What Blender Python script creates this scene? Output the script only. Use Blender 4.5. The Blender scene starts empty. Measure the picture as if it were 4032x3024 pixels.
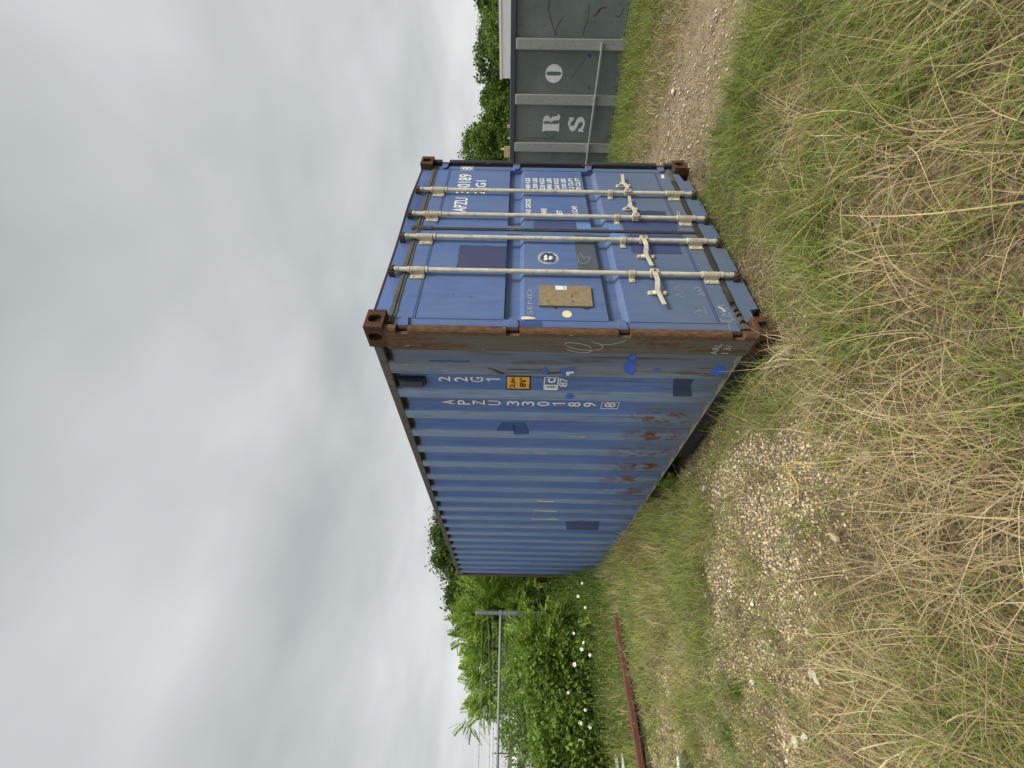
import bpy, bmesh, math, random
import numpy as np
from mathutils import Vector, Matrix
R = math.radians
random.seed(7); rng = np.random.default_rng(11)
S = bpy.context.scene; COL = S.collection

# ---------------------------------------------------------------- camera
CAM = Vector((-1.84920, -1.77968, 1.64170))
RIGHT = Vector((0.78226361, -0.62264867, 0.0192942)); UP = Vector((-0.01782951, 0.00858115, 0.99980422)); LOOK = Vector((0.62269234, 0.78245447, 0.00438879))
cd = bpy.data.cameras.new('camera'); cam = bpy.data.objects.new('camera', cd); COL.objects.link(cam)
# the photograph was taken in portrait and is stored lying on its side: image right = down, image up = right
ix, iy, iz = -UP, RIGHT, -LOOK
m = Matrix((ix, iy, iz)).transposed().to_4x4(); m.translation = CAM
cam.matrix_world = m
cd.sensor_width = 36; cd.lens = 36 * 1610.77 / 4032; cd.clip_start = 0.05; cd.clip_end = 2000
S.camera = cam
# ---------------------------------------------------------------- colour management, world, sun
S.view_settings.view_transform = 'Standard'; S.view_settings.look = 'None'; S.view_settings.gamma = 1
S.view_settings.use_curve_mapping = False; S.view_settings.exposure = 0.45
S.cycles.max_bounces = 6; S.cycles.diffuse_bounces = 3; S.cycles.glossy_bounces = 2; S.cycles.transparent_max_bounces = 6
SUN_EL, SUN_AZ = R(50), math.atan2(-1.0, 0.10)          # from behind the camera
sd = Vector((math.cos(SUN_EL)*math.cos(SUN_AZ), math.cos(SUN_EL)*math.sin(SUN_AZ), math.sin(SUN_EL)))
ld = bpy.data.lights.new('sun', 'SUN'); ld.energy = 2.4; ld.angle = R(18); ld.color = (1, .95, .86)
lo = bpy.data.objects.new('sun', ld); COL.objects.link(lo); lo.rotation_euler = (-sd).to_track_quat('-Z', 'Y').to_euler()

class NT:
    """small helper for node trees"""
    def __init__(s, nt): s.t = nt; s.t.nodes.clear()
    def n(s, typ, ins=None, **kw):
        nd = s.t.nodes.new(typ)
        for k, v in kw.items(): setattr(nd, k, v)
        if ins:
            for k, v in ins.items():
                if isinstance(v, bpy.types.NodeSocket): s.t.links.new(v, nd.inputs[k])
                else: nd.inputs[k].default_value = v
        return nd
    def math(s, op, a, b=0.0, c=None, clamp=False):
        d = {0: a, 1: b}
        if c is not None: d[2] = c
        return s.n('ShaderNodeMath', d, operation=op, use_clamp=clamp).outputs[0]
    def mr(s, v, a, b, c=0.0, d=1.0):
        return s.n('ShaderNodeMapRange', {'Value': v, 'From Min': a, 'From Max': b, 'To Min': c, 'To Max': d}, clamp=True).outputs[0]
    def mix(s, f, a, b, blend='MIX'):
        nd = s.t.nodes.new('ShaderNodeMix'); nd.data_type = 'RGBA'; nd.blend_type = blend
        for k, v in ((0, f), (6, a), (7, b)):
            if isinstance(v, bpy.types.NodeSocket): s.t.links.new(v, nd.inputs[k])
            else: nd.inputs[k].default_value = (*v, 1) if (k and len(v) == 3) else v
        return nd.outputs[2]
    def noise(s, vec, scale, detail=4, rough=.55, dist=0.0):
        return s.n('ShaderNodeTexNoise', {'Vector': vec, 'Scale': scale, 'Detail': detail, 'Roughness': rough, 'Distortion': dist}).outputs['Fac']
    def vmul(s, vec, v):
        return s.n('ShaderNodeVectorMath', {0: vec, 1: v}, operation='MULTIPLY').outputs[0]
    def ramp(s, f, stops):
        nd = s.n('ShaderNodeValToRGB', {'Fac': f}); cr = nd.color_ramp
        while len(cr.elements) < len(stops): cr.elements.new(.5)
        for e, (p, c) in zip(cr.elements, stops): e.position = p; e.color = (*c, 1)
        return nd.outputs[0]

w = bpy.data.worlds.new("World"); S.world = w; w.use_nodes = True
t = NT(w.node_tree)
tc = t.n('ShaderNodeTexCoord').outputs['Generated']
sep = t.n('ShaderNodeSeparateXYZ', {0: tc})
zc = t.math('MAXIMUM', sep.outputs[2], 0.0)
den = t.math('ADD', zc, 0.22)
pr = t.n('ShaderNodeCombineXYZ', {0: t.math('DIVIDE', sep.outputs[0], den), 1: t.math('DIVIDE', sep.outputs[1], den), 2: 0.0}).outputs[0]
rot = t.n('ShaderNodeMapping', {'Vector': pr, 'Rotation': (0, 0, R(-20)), 'Scale': (.95, 1.05, 1)}).outputs[0]
n1 = t.noise(rot, 1.05, 3, .45, .12)
n2 = t.noise(rot, 3.1, 4, .5, .15)
n3 = t.noise(pr, .42, 2, .5)
cl = t.math('ADD', t.math('ADD', t.math('MULTIPLY', t.mr(n1, .28, .72), .42), t.math('MULTIPLY', t.mr(n2, .25, .75), .20)), t.math('MULTIPLY', t.mr(n3, .3, .7), .38))
band = t.ramp(zc, [(0, (.66,)*3), (.10, (.68,)*3), (.28, (.55,)*3), (.42, (.30,)*3), (.56, (.62,)*3), (.68, (.60,)*3), (.79, (.40,)*3)])
val = t.math('ADD', t.math('MULTIPLY', cl, .58), t.math('MULTIPLY', band, .42))
skyc = t.ramp(val, [(.12, (.205, .220, .230)), (.34, (.268, .284, .292)), (.52, (.352, .366, .369)), (.68, (.440, .450, .446)), (.85, (.52, .525, .515))])
# brighter zenith added above the view to lift the ambient light
top = t.mr(zc, .80, .97, 0, 1)
skyc = t.mix(top, skyc, (1.75, 1.73, 1.66))
nish = t.n('ShaderNodeTexSky', sky_type='NISHITA', sun_disc=False, sun_elevation=SUN_EL, sun_rotation=math.pi/2 - SUN_AZ)
nb = t.vmul(nish.outputs[0], (.08, .08, .08))
c = t.mix(.96, nb, skyc)
bg = t.n('ShaderNodeBackground', {'Color': c, 'Strength': 1.3})
t.t.links.new(bg.outputs[0], t.n('ShaderNodeOutputWorld').inputs[0])

# ---------------------------------------------------------------- materials
def newmat(name):
    m = bpy.data.materials.new(name); m.use_nodes = True
    return m, NT(m.node_tree)
def finish(t, color, rough=.6, metal=0.0, bump=None, bdist=.01, bstr=.5, spec=.5, trans=None):
    b = t.n('ShaderNodeBsdfPrincipled')
    for k, v in (('Base Color', color), ('Roughness', rough), ('Metallic', metal), ('Specular IOR Level', spec)):
        if isinstance(v, bpy.types.NodeSocket): t.t.links.new(v, b.inputs[k])
        else: b.inputs[k].default_value = (*v, 1) if k == 'Base Color' else v
    if bump is not None:
        bn = t.n('ShaderNodeBump', {'Height': bump, 'Distance': bdist, 'Strength': bstr})
        t.t.links.new(bn.outputs[0], b.inputs['Normal'])
    out = t.n('ShaderNodeOutputMaterial')
    sh = b.outputs[0]
    if trans:
        tr = t.n('ShaderNodeBsdfTranslucent')
        if isinstance(color, bpy.types.NodeSocket): t.t.links.new(color, tr.inputs[0])
        sh = t.n('ShaderNodeMixShader', {0: trans, 1: sh, 2: tr.outputs[0]}).outputs[0]
    t.t.links.new(sh, out.inputs[0])
def P(t): return t.n('ShaderNodeNewGeometry').outputs['Position']

def m_plain(name, col, rough=.6, metal=0., var=.12, scale=14, dirt=None, spec=.5):
    m, t = newmat(name); p = P(t)
    n = t.noise(p, scale, 5, .6)
    a = tuple(c*(1-var) for c in col); b = tuple(min(1, c*(1+var)) for c in col)
    c = t.mix(t.mr(n, .3, .7), a, b)
    if dirt:
        c = t.mix(t.mr(t.noise(p, scale*.6, 6, .7), .55, .72), c, dirt)
    finish(t, c, rough, metal, bump=n, bdist=.002, bstr=.3, spec=spec); return m

def m_blue_door():
    m, t = newmat('blue_door_paint'); p = P(t); sx = t.n('ShaderNodeSeparateXYZ', {0: p})
    st = t.vmul(p, (9, 9, 1.2))                     # streaks running down the door
    n = t.noise(st, 1.9, 7, .7); nf = t.noise(t.vmul(p, (60, 60, 9)), 1.0, 4, .7); big = t.noise(p, 1.7, 3, .5)
    c = t.mix(t.mr(n, .3, .72), (.066, .122, .300), (.108, .176, .385))
    c = t.mix(t.mr(big, .42, .68, 0, .55), c, (.125, .175, .30))
    low = t.mr(sx.outputs[2], 1.35, .35)              # grey road dirt towards the sill
    c = t.mix(t.math('MULTIPLY', low, t.mr(n, .2, .6, .45, .85)), c, (.125, .160, .215))
    c = t.mix(t.mr(nf, .66, .72, 0, .5), c, (.20, .22, .26))
    rs = t.math('MULTIPLY', t.mr(t.noise(t.vmul(p, (18, 18, 1.3)), 1.0, 4, .6), .58, .70), t.mr(t.noise(p, 1.5, 2), .44, .58, 0, .55))
    c = t.mix(rs, c, (.16, .13, .085))
    sp = t.mr(t.noise(p, 26, 3, .5), .735, .75)
    c = t.mix(sp, c, (.07, .04, .022))
    finish(t, c, t.mr(n, .3, .7, .42, .6), bump=t.noise(p, 5, 3), bdist=.012, bstr=.25); return m

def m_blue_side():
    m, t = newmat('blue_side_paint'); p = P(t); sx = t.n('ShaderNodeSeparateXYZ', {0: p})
    X, Y, Z = sx.outputs
    st = t.vmul(p, (8, 8, .9))
    n = t.noise(st, 1.9, 7, .7); fine = t.noise(t.vmul(p, (70, 70, 6)), 1, 5, .65); big = t.noise(p, 1.1, 3, .5)
    c = t.mix(t.mr(n, .3, .7), (.075, .148, .385), (.132, .222, .490))
    c = t.mix(t.mr(big, .4, .65, 0, .35), c, (.17, .24, .39))
    # rubbed, chalky paint on the outermost flats
    outm = t.mr(X, .016, .008)
    c = t.mix(t.math('MULTIPLY', outm, t.math('MULTIPLY', t.mr(fine, .3, .6, .30, .80), t.mr(t.noise(t.vmul(p, (.5, 2.4, .7)), 1.0, 2), .32, .62, .45, 1.0))), c, (.29, .37, .48))
    c = t.mix(t.math('MULTIPLY', outm, t.mr(t.noise(t.vmul(p, (50, 50, 3)), 1, 4), .60, .66, 0, .8)), c, (.33, .33, .30))
    # grey weathering next to the door post and along the bottom
    nearp = t.mr(t.math('ADD', Y, t.math('MULTIPLY', n, .22)), .62, .50)
    c = t.mix(t.math('MULTIPLY', nearp, .78), c, (.165, .185, .21))
    low = t.mr(t.math('ADD', Z, t.math('MULTIPLY', n, .5)), .92, .42)
    c = t.mix(t.math('MULTIPLY', low, t.mr(Y, 3.4, 1.6, .25, .85)), c, (.14, .17, .20))
    # brown run-off streaks
    stk = t.math('MULTIPLY', t.mr(t.noise(t.vmul(p, (30, 30, 1.4)), 1, 4, .6), .54, .66), t.math('ADD', t.mr(Y, 1.2, .3, .15, .95), t.mr(Z, .9, .3, 0, .35)))
    c = t.mix(stk, c, (.11, .075, .045))
    sc = t.math('MULTIPLY', t.mr(t.noise(t.vmul(p, (16, 16, 3.5)), 1.0, 5, .7), .66, .69), outm)
    c = t.mix(sc, c, (.42, .38, .30))
    # rust blooms low on the ribs
    rz = t.math('MULTIPLY', t.mr(Z, .18, .28), t.mr(Z, .85, .46))
    rb = t.math('MULTIPLY', t.math('MULTIPLY', rz, t.mr(Y, .75, .85)), t.math('MULTIPLY', t.mr(Y, 3.0, 2.0), t.mr(t.noise(t.vmul(p, (11, 11, 5)), 1.0, 5, .75), .47, .54)))
    rb = t.math('MULTIPLY', rb, t.mr(X, .03, .018, .1, 1))
    c = t.mix(rb, c, t.mix(t.mr(fine, .4, .6), (.20, .075, .022), (.08, .040, .02)))
    c = t.mix(t.math('MULTIPLY', t.mr(Z, 2.462, 2.480), t.mr(X, .010, .022)), c, (.008, .009, .011))  # shade under the top rail, painted into the recessed flats
    finish(t, c, t.mr(n, .3, .7, .5, .7), bump=t.math('ADD', t.noise(p, 4, 3), t.math('MULTIPLY', t.noise(p, 1.3, 2), 2.0)), bdist=.02, bstr=.4, spec=.35); return m

def m_rust(name, a, b, c3, blue=0.0, thr=.55):
    m, t = newmat(name); p = P(t)
    st = t.vmul(p, (22, 22, 4)); n = t.noise(st, 1.0, 7, .68, .4); f = t.noise(p, 55, 5, .7)
    c = t.mix(t.mr(n, .33, .66), a, b)
    c = t.mix(t.mr(f, .50, .66, 0, .8), c, c3)
    if blue:
        c = t.mix(t.mr(t.noise(t.vmul(p, (9, 9, 1.5)), 1.2, 5, .6), thr, thr+.06, 0, blue), c, (.13, .15, .17))
    c = t.mix(t.mr(t.noise(t.vmul(p, (18, 18, 7)), 2.2, 4, .6), .685, .70), c, (.40, .33, .22))
    finish(t, c, .85, bump=t.math('ADD', n, f), bdist=.004, bstr=.6, spec=.25); return m

def m_post():
    m, t = newmat('weathered_post'); p = P(t); sx = t.n('ShaderNodeSeparateXYZ', {0: p}); Y = sx.outputs[1]; Z = sx.outputs[2]
    n = t.noise(t.vmul(p, (30, 30, 2.2)), 1, 7, .65, .5); f = t.noise(t.vmul(p, (60, 60, 20)), 1, 5, .7)
    grey = t.mix(t.mr(n, .3, .7), (.10, .088, .068), (.165, .160, .145))
    rust = t.mix(t.mr(f, .35, .65), (.075, .042, .024), (.175, .095, .050))
    k = t.math('ADD', t.mr(Y, .075, .03, 0, .55), t.math('ADD', t.mr(Z, 1.9, 2.5, 0, .5), t.math('SUBTRACT', t.mr(n, .3, .7, 0, 1), .30)))
    k = t.math('ADD', k, t.math('MULTIPLY', t.mr(Z, .9, .3), .12))
    c = t.mix(t.mr(k, .25, .5), grey, rust)
    c = t.mix(t.mr(t.noise(t.vmul(p, (26, 26, 9)), 1.6, 4), .69, .71), c, (.42, .34, .22))
    finish(t, c, .8, bump=t.math('ADD', n, f), bdist=.004, bstr=.5, spec=.3); return m

def m_green():
    m, t = newmat('grey_green_paint'); p = P(t)
    n = t.noise(p, 2.2, 5, .6); sc = t.noise(t.vmul(p, (3, 14, 5)), 1.3, 6, .7, 1.5); sc2 = t.noise(t.vmul(p, (4, 5, 18)), 1.1, 5, .7, 2.5)
    c = t.mix(t.mr(n, .3, .7), (.105, .138, .130), (.165, .198, .182))
    c = t.mix(t.mr(t.noise(p, .9, 3), .45, .62, 0, .6), c, (.21, .24, .22))
    c = t.mix(t.mr(sc, .58, .64, 0, .55), c, (.075, .10, .125))
    c = t.mix(t.mr(sc2, .57, .66, 0, .5), c, (.21, .21, .17))
    c = t.mix(t.mr(t.noise(t.vmul(p, (5, 9, 9)), 1.7, 5, .7, 1.0), .70, .72), c, (.085, .040, .025))
    finish(t, c, .6, bump=t.noise(p, 1.6, 3), bdist=.03, bstr=.35, spec=.35); return m

def m_col(name, rough=.7, trans=None, spec=.2, var=.0):
    m, t = newmat(name)
    a = t.n('ShaderNodeAttribute', attribute_name='Col').outputs['Color']
    finish(t, a, rough, spec=spec, trans=trans); return m

def m_ground():
    m, t = newmat('ground_soil'); p = P(t)
    a = t.n('ShaderNodeAttribute', attribute_name='Col').outputs['Color']
    v = t.n('ShaderNodeTexVoronoi', {'Vector': p, 'Scale': 60.0}); v2 = t.n('ShaderNodeTexVoronoi', {'Vector': p, 'Scale': 130.0})
    n = t.noise(p, 9, 6, .7)
    sp = t.n('ShaderNodeSeparateColor', {0: a})          # R = gravel, G = road dirt, B = green
    stone = t.mix(t.mr(t.n('ShaderNodeSeparateColor', {0: v.outputs['Color']}).outputs[0], 0, 1), (.20, .155, .09), (.52, .43, .29))
    stone = t.mix(t.mr(v.outputs['Distance'], .25, .5), stone, (.12, .09, .06))
    soil = t.mix(t.mr(n, .3, .7), (.045, .033, .020), (.125, .097, .055)); soil = t.mix(t.mr(t.noise(p, 38, 5, .7, 1.2), .50, .60), soil, (.24, .19, .105))
    road = t.mix(t.mr(n, .35, .65), (.15, .115, .07), (.34, .265, .175))
    grass = t.mix(t.mr(n, .35, .65), (.05, .07, .02), (.11, .11, .045))
    c = t.mix(sp.outputs[0], soil, stone)
    c = t.mix(t.math('MULTIPLY', sp.outputs[1], .85), c, t.mix(t.mr(t.noise(p, 45, 3), .5, .6, 0, .6), road, stone))
    c = t.mix(sp.outputs[2], c, grass)
    h = t.math('SUBTRACT', n, t.math('MULTIPLY', v.outputs['Distance'], .5))
    finish(t, c, .95, bump=h, bdist=.03, bstr=.7, spec=.1); return m

M = dict(
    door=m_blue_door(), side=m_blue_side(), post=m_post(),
    header=m_plain('blue_header_paint', (.095, .155, .37), .5, dirt=(.13, .15, .18), scale=5),
    casting=m_rust('rusty_casting', (.055, .028, .016), (.120, .058, .030), (.030, .018, .012)),
    darkpost=m_rust('dark_blue_post', (.030, .038, .060), (.055, .050, .050), (.06, .04, .03)),
    farcast=m_rust('dusty_casting', (.15, .10, .075), (.24, .17, .13), (.09, .055, .04)),
    farpost=m_rust('orange_rust_post', (.17, .085, .045), (.27, .145, .075), (.10, .055, .035)),
    rail=m_plain('dark_rail_paint', (.014, .020, .027), .5, dirt=(.045, .04, .035), scale=8),
    toprail=m_rust('weathered_top_rail', (.095, .09, .08), (.155, .15, .135), (.09, .065, .045)),
    ledge=m_plain('dusty_ledge', (.22, .18, .145), .9, dirt=(.10, .07, .05), scale=20),
    gasket=m_plain('black_gasket', (.035, .034, .030), .8, dirt=(.085, .082, .068), scale=16),
    gasketw=m_plain('worn_gasket', (.10, .10, .085), .85, dirt=(.03, .03, .026), scale=10),
    rod=m_plain('cream_rod_paint', (.60, .56, .46), .55, dirt=(.26, .21, .14), scale=17, var=.18),
    rodw=m_plain('cream_cast_paint', (.50, .45, .35), .6, dirt=(.20, .12, .07), scale=26, var=.2),
    rustdark=m_plain('dark_rust', (.055, .032, .024), .85, dirt=(.15, .07, .035), scale=40),
    black=m_plain('black_recess', (.008, .008, .009), .9),
    navy=m_plain('dark_navy_paint', (.045, .055, .135), .5, var=.08, scale=6),
    slate=m_plain('slate_patch_paint', (.075, .095, .115), .6, var=.15, scale=10),
    purple=m_plain('violet_blue_patch_paint', (.060, .080, .190), .5, var=.08, scale=8),
    lblue=m_plain('light_blue_patch_paint', (.14, .24, .50), .5, var=.06, scale=8),
    brite=m_plain('bright_blue_paint', (.055, .14, .58), .45, var=.25, scale=50),
    teal=m_plain('dark_blue_patch_paint', (.030, .055, .125), .5, var=.1),
    midblue=m_plain('fresh_blue_patch_paint', (.040, .080, .250), .5, var=.1),
    white=m_plain('white_lettering', (.80, .81, .80), .6, var=.05),
    chalk=m_plain('chalk', (.34, .38, .42), .9, var=.2, scale=60),
    wchalk=m_plain('white_chalk', (.52, .52, .46), .9, var=.2, scale=60),
    cream=m_plain('cream_sticker', (.78, .68, .46), .7, var=.12, scale=40),
    orange=m_plain('orange_sticker', (.62, .36, .10), .6),
    yellow=m_plain('yellow_sign', (.83, .42, .035), .5, var=.06),
    blacks=m_plain('black_sign', (.012, .012, .014), .5),
    ply=m_plain('weathered_plywood', (.26, .20, .115), .8, dirt=(.17, .125, .065), scale=28, var=.2),
    green=m_green(),
    greenrib=m_rust('grey_green_rib', (.27, .31, .285), (.33, .37, .335), (.20, .22, .20), 0),
    greenrail=m_plain('dark_slate_rail', (.045, .062, .085), .6, dirt=(.08, .06, .05), scale=10),
    stencil=m_plain('stencil_white', (.74, .76, .74), .7, var=.06, dirt=(.5, .52, .5)),
    wpanel=m_plain('white_sheet_metal', (.90, .91, .91), .45, var=.03, scale=2),
    wood=m_plain('fresh_lumber', (.62, .44, .20), .7),
    galv=m_plain('galvanised_steel', (.19, .21, .22), .55, metal=.3, var=.2, scale=40, dirt=(.16, .17, .17)),
    wire=m_plain('dull_wire', (.13, .14, .145), .5, metal=.4),
    beam=m_rust('red_oxide_beam', (.115, .042, .034), (.17, .066, .052), (.075, .035, .03)),
    hose=m_plain('yellow_hose', (.50, .38, .07), .6),
    stone=m_plain('white_stone', (.60, .57, .50), .9, var=.2, scale=30),
    tan=m_plain('tan_stone', (.42, .33, .20), .9, var=.2, scale=30),
    scrap=m_plain('mouldy_white_board', (.55, .57, .52), .8, dirt=(.26, .29, .23), scale=22, var=.2),
    bark=m_plain('bark', (.085, .065, .045), .9, var=.3),
    grasscol=m_col('grass_blades', .75, trans=.15, spec=.15), leafcol=m_col('leaves', .6, trans=.42, spec=.25), pebcol=m_col('pebbles', .9, spec=.15),
    petal=m_plain('white_petal', (.82, .80, .76), .6, var=.04), pistil=m_plain('yellow_pistil', (.6, .5, .12), .7),
    stem=m_plain('green_stem', (.10, .17, .04), .7), ground=m_ground(),
    wallp=m_plain('pale_render', (.55, .53, .50), .8), glass=m_plain('dark_window', (.05, .055, .06), .2),
)

# ---------------------------------------------------------------- mesh helpers
def tag(o, label=None, cat=None, group=None, kind=None):
    if label: o['label'] = label
    if cat: o['category'] = cat
    if group: o['group'] = group
    if kind: o['kind'] = kind
    return o
def empty(name, loc, label, cat, group=None):
    o = bpy.data.objects.new(name, None); COL.objects.link(o); o.location = loc; o.empty_display_size = .2
    return tag(o, label, cat, group)
def wloc(o):
    v = Vector((0, 0, 0))
    while o: v += o.location; o = o.parent
    return v

class MB:
    """collects shapes in world coordinates; build() links them as one mesh object"""
    def __init__(s): s.v = []; s.f = []; s.mi = []; s.cur = 0
    def add(s, verts, faces, mi=None):
        o = len(s.v); s.v += [tuple(v) for v in verts]; s.f += [tuple(i+o for i in f) for f in faces]; s.mi += [s.cur if mi is None else mi]*len(faces)
    def box(s, x0, x1, y0, y1, z0, z1, mi=None, T=None):
        v = [(x, y, z) for z in (z0, z1) for y in (y0, y1) for x in (x0, x1)]
        if T: v = [T(p) for p in v]
        s.add(v, [(0, 2, 3, 1), (4, 5, 7, 6), (0, 1, 5, 4), (2, 6, 7, 3), (0, 4, 6, 2), (1, 3, 7, 5)], mi)
    def poly(s, pts, mi=None): s.add(pts, [tuple(range(len(pts)))], mi)
    def prism(s, pts, vec, mi=None):
        n = len(pts); a = [Vector(p) for p in pts]; b = [p+Vector(vec) for p in a]
        s.add(a+b, [tuple(range(n))[::-1], tuple(range(n, 2*n))] + [(i, (i+1) % n, n+(i+1) % n, n+i) for i in range(n)], mi)
    def tube(s, pts, r, n=8, mi=None, cap=True):
        pts = [Vector(p) for p in pts]; rs = r if isinstance(r, (list, tuple)) else [r]*len(pts)
        rings = []; ref = None
        for i, p in enumerate(pts):
            d = (pts[min(i+1, len(pts)-1)] - pts[max(i-1, 0)]).normalized()
            if ref is None or abs(ref.dot(d)) > .95: ref = Vector((0, 0, 1)) if abs(d.z) < .9 else Vector((1, 0, 0))
            u = d.cross(ref).normalized(); v = d.cross(u).normalized(); ref = -v if False else ref
            rings.append([p + (u*math.cos(2*math.pi*k/n) + v*math.sin(2*math.pi*k/n))*rs[i] for k in range(n)])
        V = [q for rg in rings for q in rg]; F = []
        for i in range(len(pts)-1):
            for k in range(n): F.append((i*n+k, i*n+(k+1) % n, (i+1)*n+(k+1) % n, (i+1)*n+k))
        if cap: F += [tuple(range(n))[::-1], tuple(range((len(pts)-1)*n, len(pts)*n))]
        s.add(V, F, mi)
    def build(s, name, mats, parent=None, label=None, smooth=False, bevel=0, recalc=True):
        me = bpy.data.meshes.new(name); off = wloc(parent) if parent else Vector((0, 0, 0))
        me.from_pydata([(a-off.x, b-off.y, c_-off.z) for a, b, c_ in s.v], [], s.f)
        for k in (mats if isinstance(mats, (list, tuple)) else [mats]): me.materials.append(k)
        me.polygons.foreach_set('material_index', s.mi)
        if recalc:
            bm = bmesh.new(); bm.from_mesh(me); bmesh.ops.recalc_face_normals(bm, faces=bm.faces); bm.to_mesh(me); bm.free()
        if smooth: me.polygons.foreach_set('use_smooth', [True]*len(me.polygons))
        o = bpy.data.objects.new(name, me); COL.objects.link(o)
        if parent: o.parent = parent
        if bevel:
            b = o.modifiers.new('bevel', 'BEVEL'); b.width = bevel; b.segments = 2; b.limit_method = 'ANGLE'; b.angle_limit = R(40)
        if label: o['label'] = label
        return o
def child_box(name, mat, parent, *a, bevel=0):
    mb = MB(); mb.box(*a); return mb.build(name, mat, parent, bevel=bevel)

def glyphs(txt, bold=0.012, spacing=1.0):
    cu = bpy.data.curves.new('t', 'FONT'); cu.body = txt; cu.size = 1; cu.offset = bold; cu.resolution_u = 3; cu.space_character = spacing
    ob = bpy.data.objects.new('t', cu); me = bpy.data.meshes.new_from_object(ob)
    v = np.array([(p.co.x, p.co.y) for p in me.vertices]); f = [tuple(p.vertices) for p in me.polygons]
    bpy.data.objects.remove(ob); bpy.data.curves.remove(cu); bpy.data.meshes.remove(me)
    return v, f
def fit(txt, u0, u1, v0, v1, bold=.012, spacing=1.0):
    v, f = glyphs(txt, bold, spacing); a = v.min(0); b = v.max(0)
    v = (v-a)/(b-a)*np.array([u1-u0, v1-v0]) + np.array([u0, v0])
    return v, f
def put_text(mb, txt, O, U, V, u0, u1, v0, v1, bold=.012, mi=None, spacing=1.0):
    v, f = fit(txt, u0, u1, v0, v1, bold, spacing); O, U, V = Vector(O), Vector(U), Vector(V)
    mb.add([O+U*a+V*b for a, b in v], f, mi)
def stroke(pts, wd):
    """flat ribbon polygons (2-D) along a polyline"""
    out = []
    for (a, b), (c_, d) in zip(pts[:-1], pts[1:]):
        dx, dy = c_-a, d-b; L = math.hypot(dx, dy) or 1; nx, ny = -dy/L*wd/2, dx/L*wd/2
        out.append([(a+nx, b+ny), (c_+nx, d+ny), (c_-nx, d-ny), (a-nx, b-ny)])
    return out

def arr_mesh(name, V, F, mat, C=None, parent=None):
    """big mesh from numpy arrays, F (n,4) or (n,3); C per-vertex colour"""
    me = bpy.data.meshes.new(name); k = F.shape[1]
    if parent: V = V - np.array(wloc(parent))
    me.vertices.add(len(V)); me.vertices.foreach_set('co', V.astype(np.float32).ravel())
    me.loops.add(F.size); me.loops.foreach_set('vertex_index', F.astype(np.int32).ravel())
    me.polygons.add(len(F)); me.polygons.foreach_set('loop_start', np.arange(0, F.size, k, dtype=np.int32))
    me.update(calc_edges=True)
    if C is not None:
        at = me.color_attributes.new('Col', 'FLOAT_COLOR', 'POINT')
        at.data.foreach_set('color', np.c_[C, np.ones(len(C))].astype(np.float32).ravel())
    me.materials.append(mat); o = bpy.data.objects.new(name, me); COL.objects.link(o)
    if parent: o.parent = parent
    return o

# ================================================================= BLUE CONTAINER
W, L, H = 2.438, 6.058, 2.591
ct = empty('shipping_container', (0, 0, 0), 'blue corrugated steel shipping container with white locking rods on its doors, standing in long grass', 'shipping container')
HO = 0.055                                                # door plane behind the front of the castings

def oval_face(mb, cf, half, ho, depth, T):
    """face rectangle (half sizes) with an oval hole ho, a short tube inwards and a dark back; T maps (a,b,depth)"""
    n = 24; out = []; inn = []
    for k in range(n):
        a = 2*math.pi*(k+.5)/n; ca, sa = math.cos(a), math.sin(a)
        kx = half[0]/max(abs(ca), 1e-6); ky = half[1]/max(abs(sa), 1e-6); q = min(kx, ky)
        out.append((cf[0]+ca*q, cf[1]+sa*q))
        ex, ey = ho; e = 3.2; rr = (abs(ca/ex)**e + abs(sa/ey)**e)**(-1/e)
        inn.append((cf[0]+ca*rr, cf[1]+sa*rr))
    # snap rectangle corners
    for sx in (-1, 1):
        for sy in (-1, 1):
            cx_, cy_ = cf[0]+sx*half[0], cf[1]+sy*half[1]
            i = min(range(n), key=lambda i: (out[i][0]-cx_)**2+(out[i][1]-cy_)**2); out[i] = (cx_, cy_)
    V = [T(a, b, 0) for a, b in out] + [T(a, b, 0) for a, b in inn] + [T(a, b, depth) for a, b in inn]
    F = [(i, (i+1) % n, n+(i+1) % n, n+i) for i in range(n)] + [(n+i, n+(i+1) % n, 2*n+(i+1) % n, 2*n+i) for i in range(n)]
    mb.add(V, F, 0); mb.add(V[2*n:], [tuple(range(n))], 1)
def casting(x, y, z, sx, sy, mat):
    """corner (x,y,z low); sx, sy = direction of the body from the outer corner"""
    a, b, h = .162, .178, .118; mb = MB()
    X0, X1 = x, x+sx*a; Y0, Y1 = y, y+sy*b
    oval_face(mb, (a/2, h/2), (a/2, h/2), (.030, .044) if False else (.034, .042), .03, lambda p, q, d: (x+sx*p, y+sy*d, z+q))
    oval_face(mb, (b/2, h/2), (b/2, h/2), (.032, .042), .03, lambda p, q, d: (x+sx*d, y+sy*p, z+q))
    mb.poly([(X0, Y0, z+h), (X1, Y0, z+h), (X1, Y1, z+h), (X0, Y1, z+h)]); mb.poly([(X0, Y0, z), (X1, Y0, z), (X1, Y1, z), (X0, Y1, z)])
    mb.poly([(X1, Y0, z), (X1, Y1, z), (X1, Y1, z+h), (X1, Y0, z+h)]); mb.poly([(X0, Y1, z), (X1, Y1, z), (X1, Y1, z+h), (X0, Y1, z+h)])
    return mb.build('corner_casting', [mat, M['black']], ct, recalc=False)
for x, sx in ((0, 1), (W, -1)):
    for y, sy in ((0, 1), (L, -1)):
        for z in (0, H-.118): casting(x, y, z, sx, sy, M['casting'] if y == 0 else M['farcast'])

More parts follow.
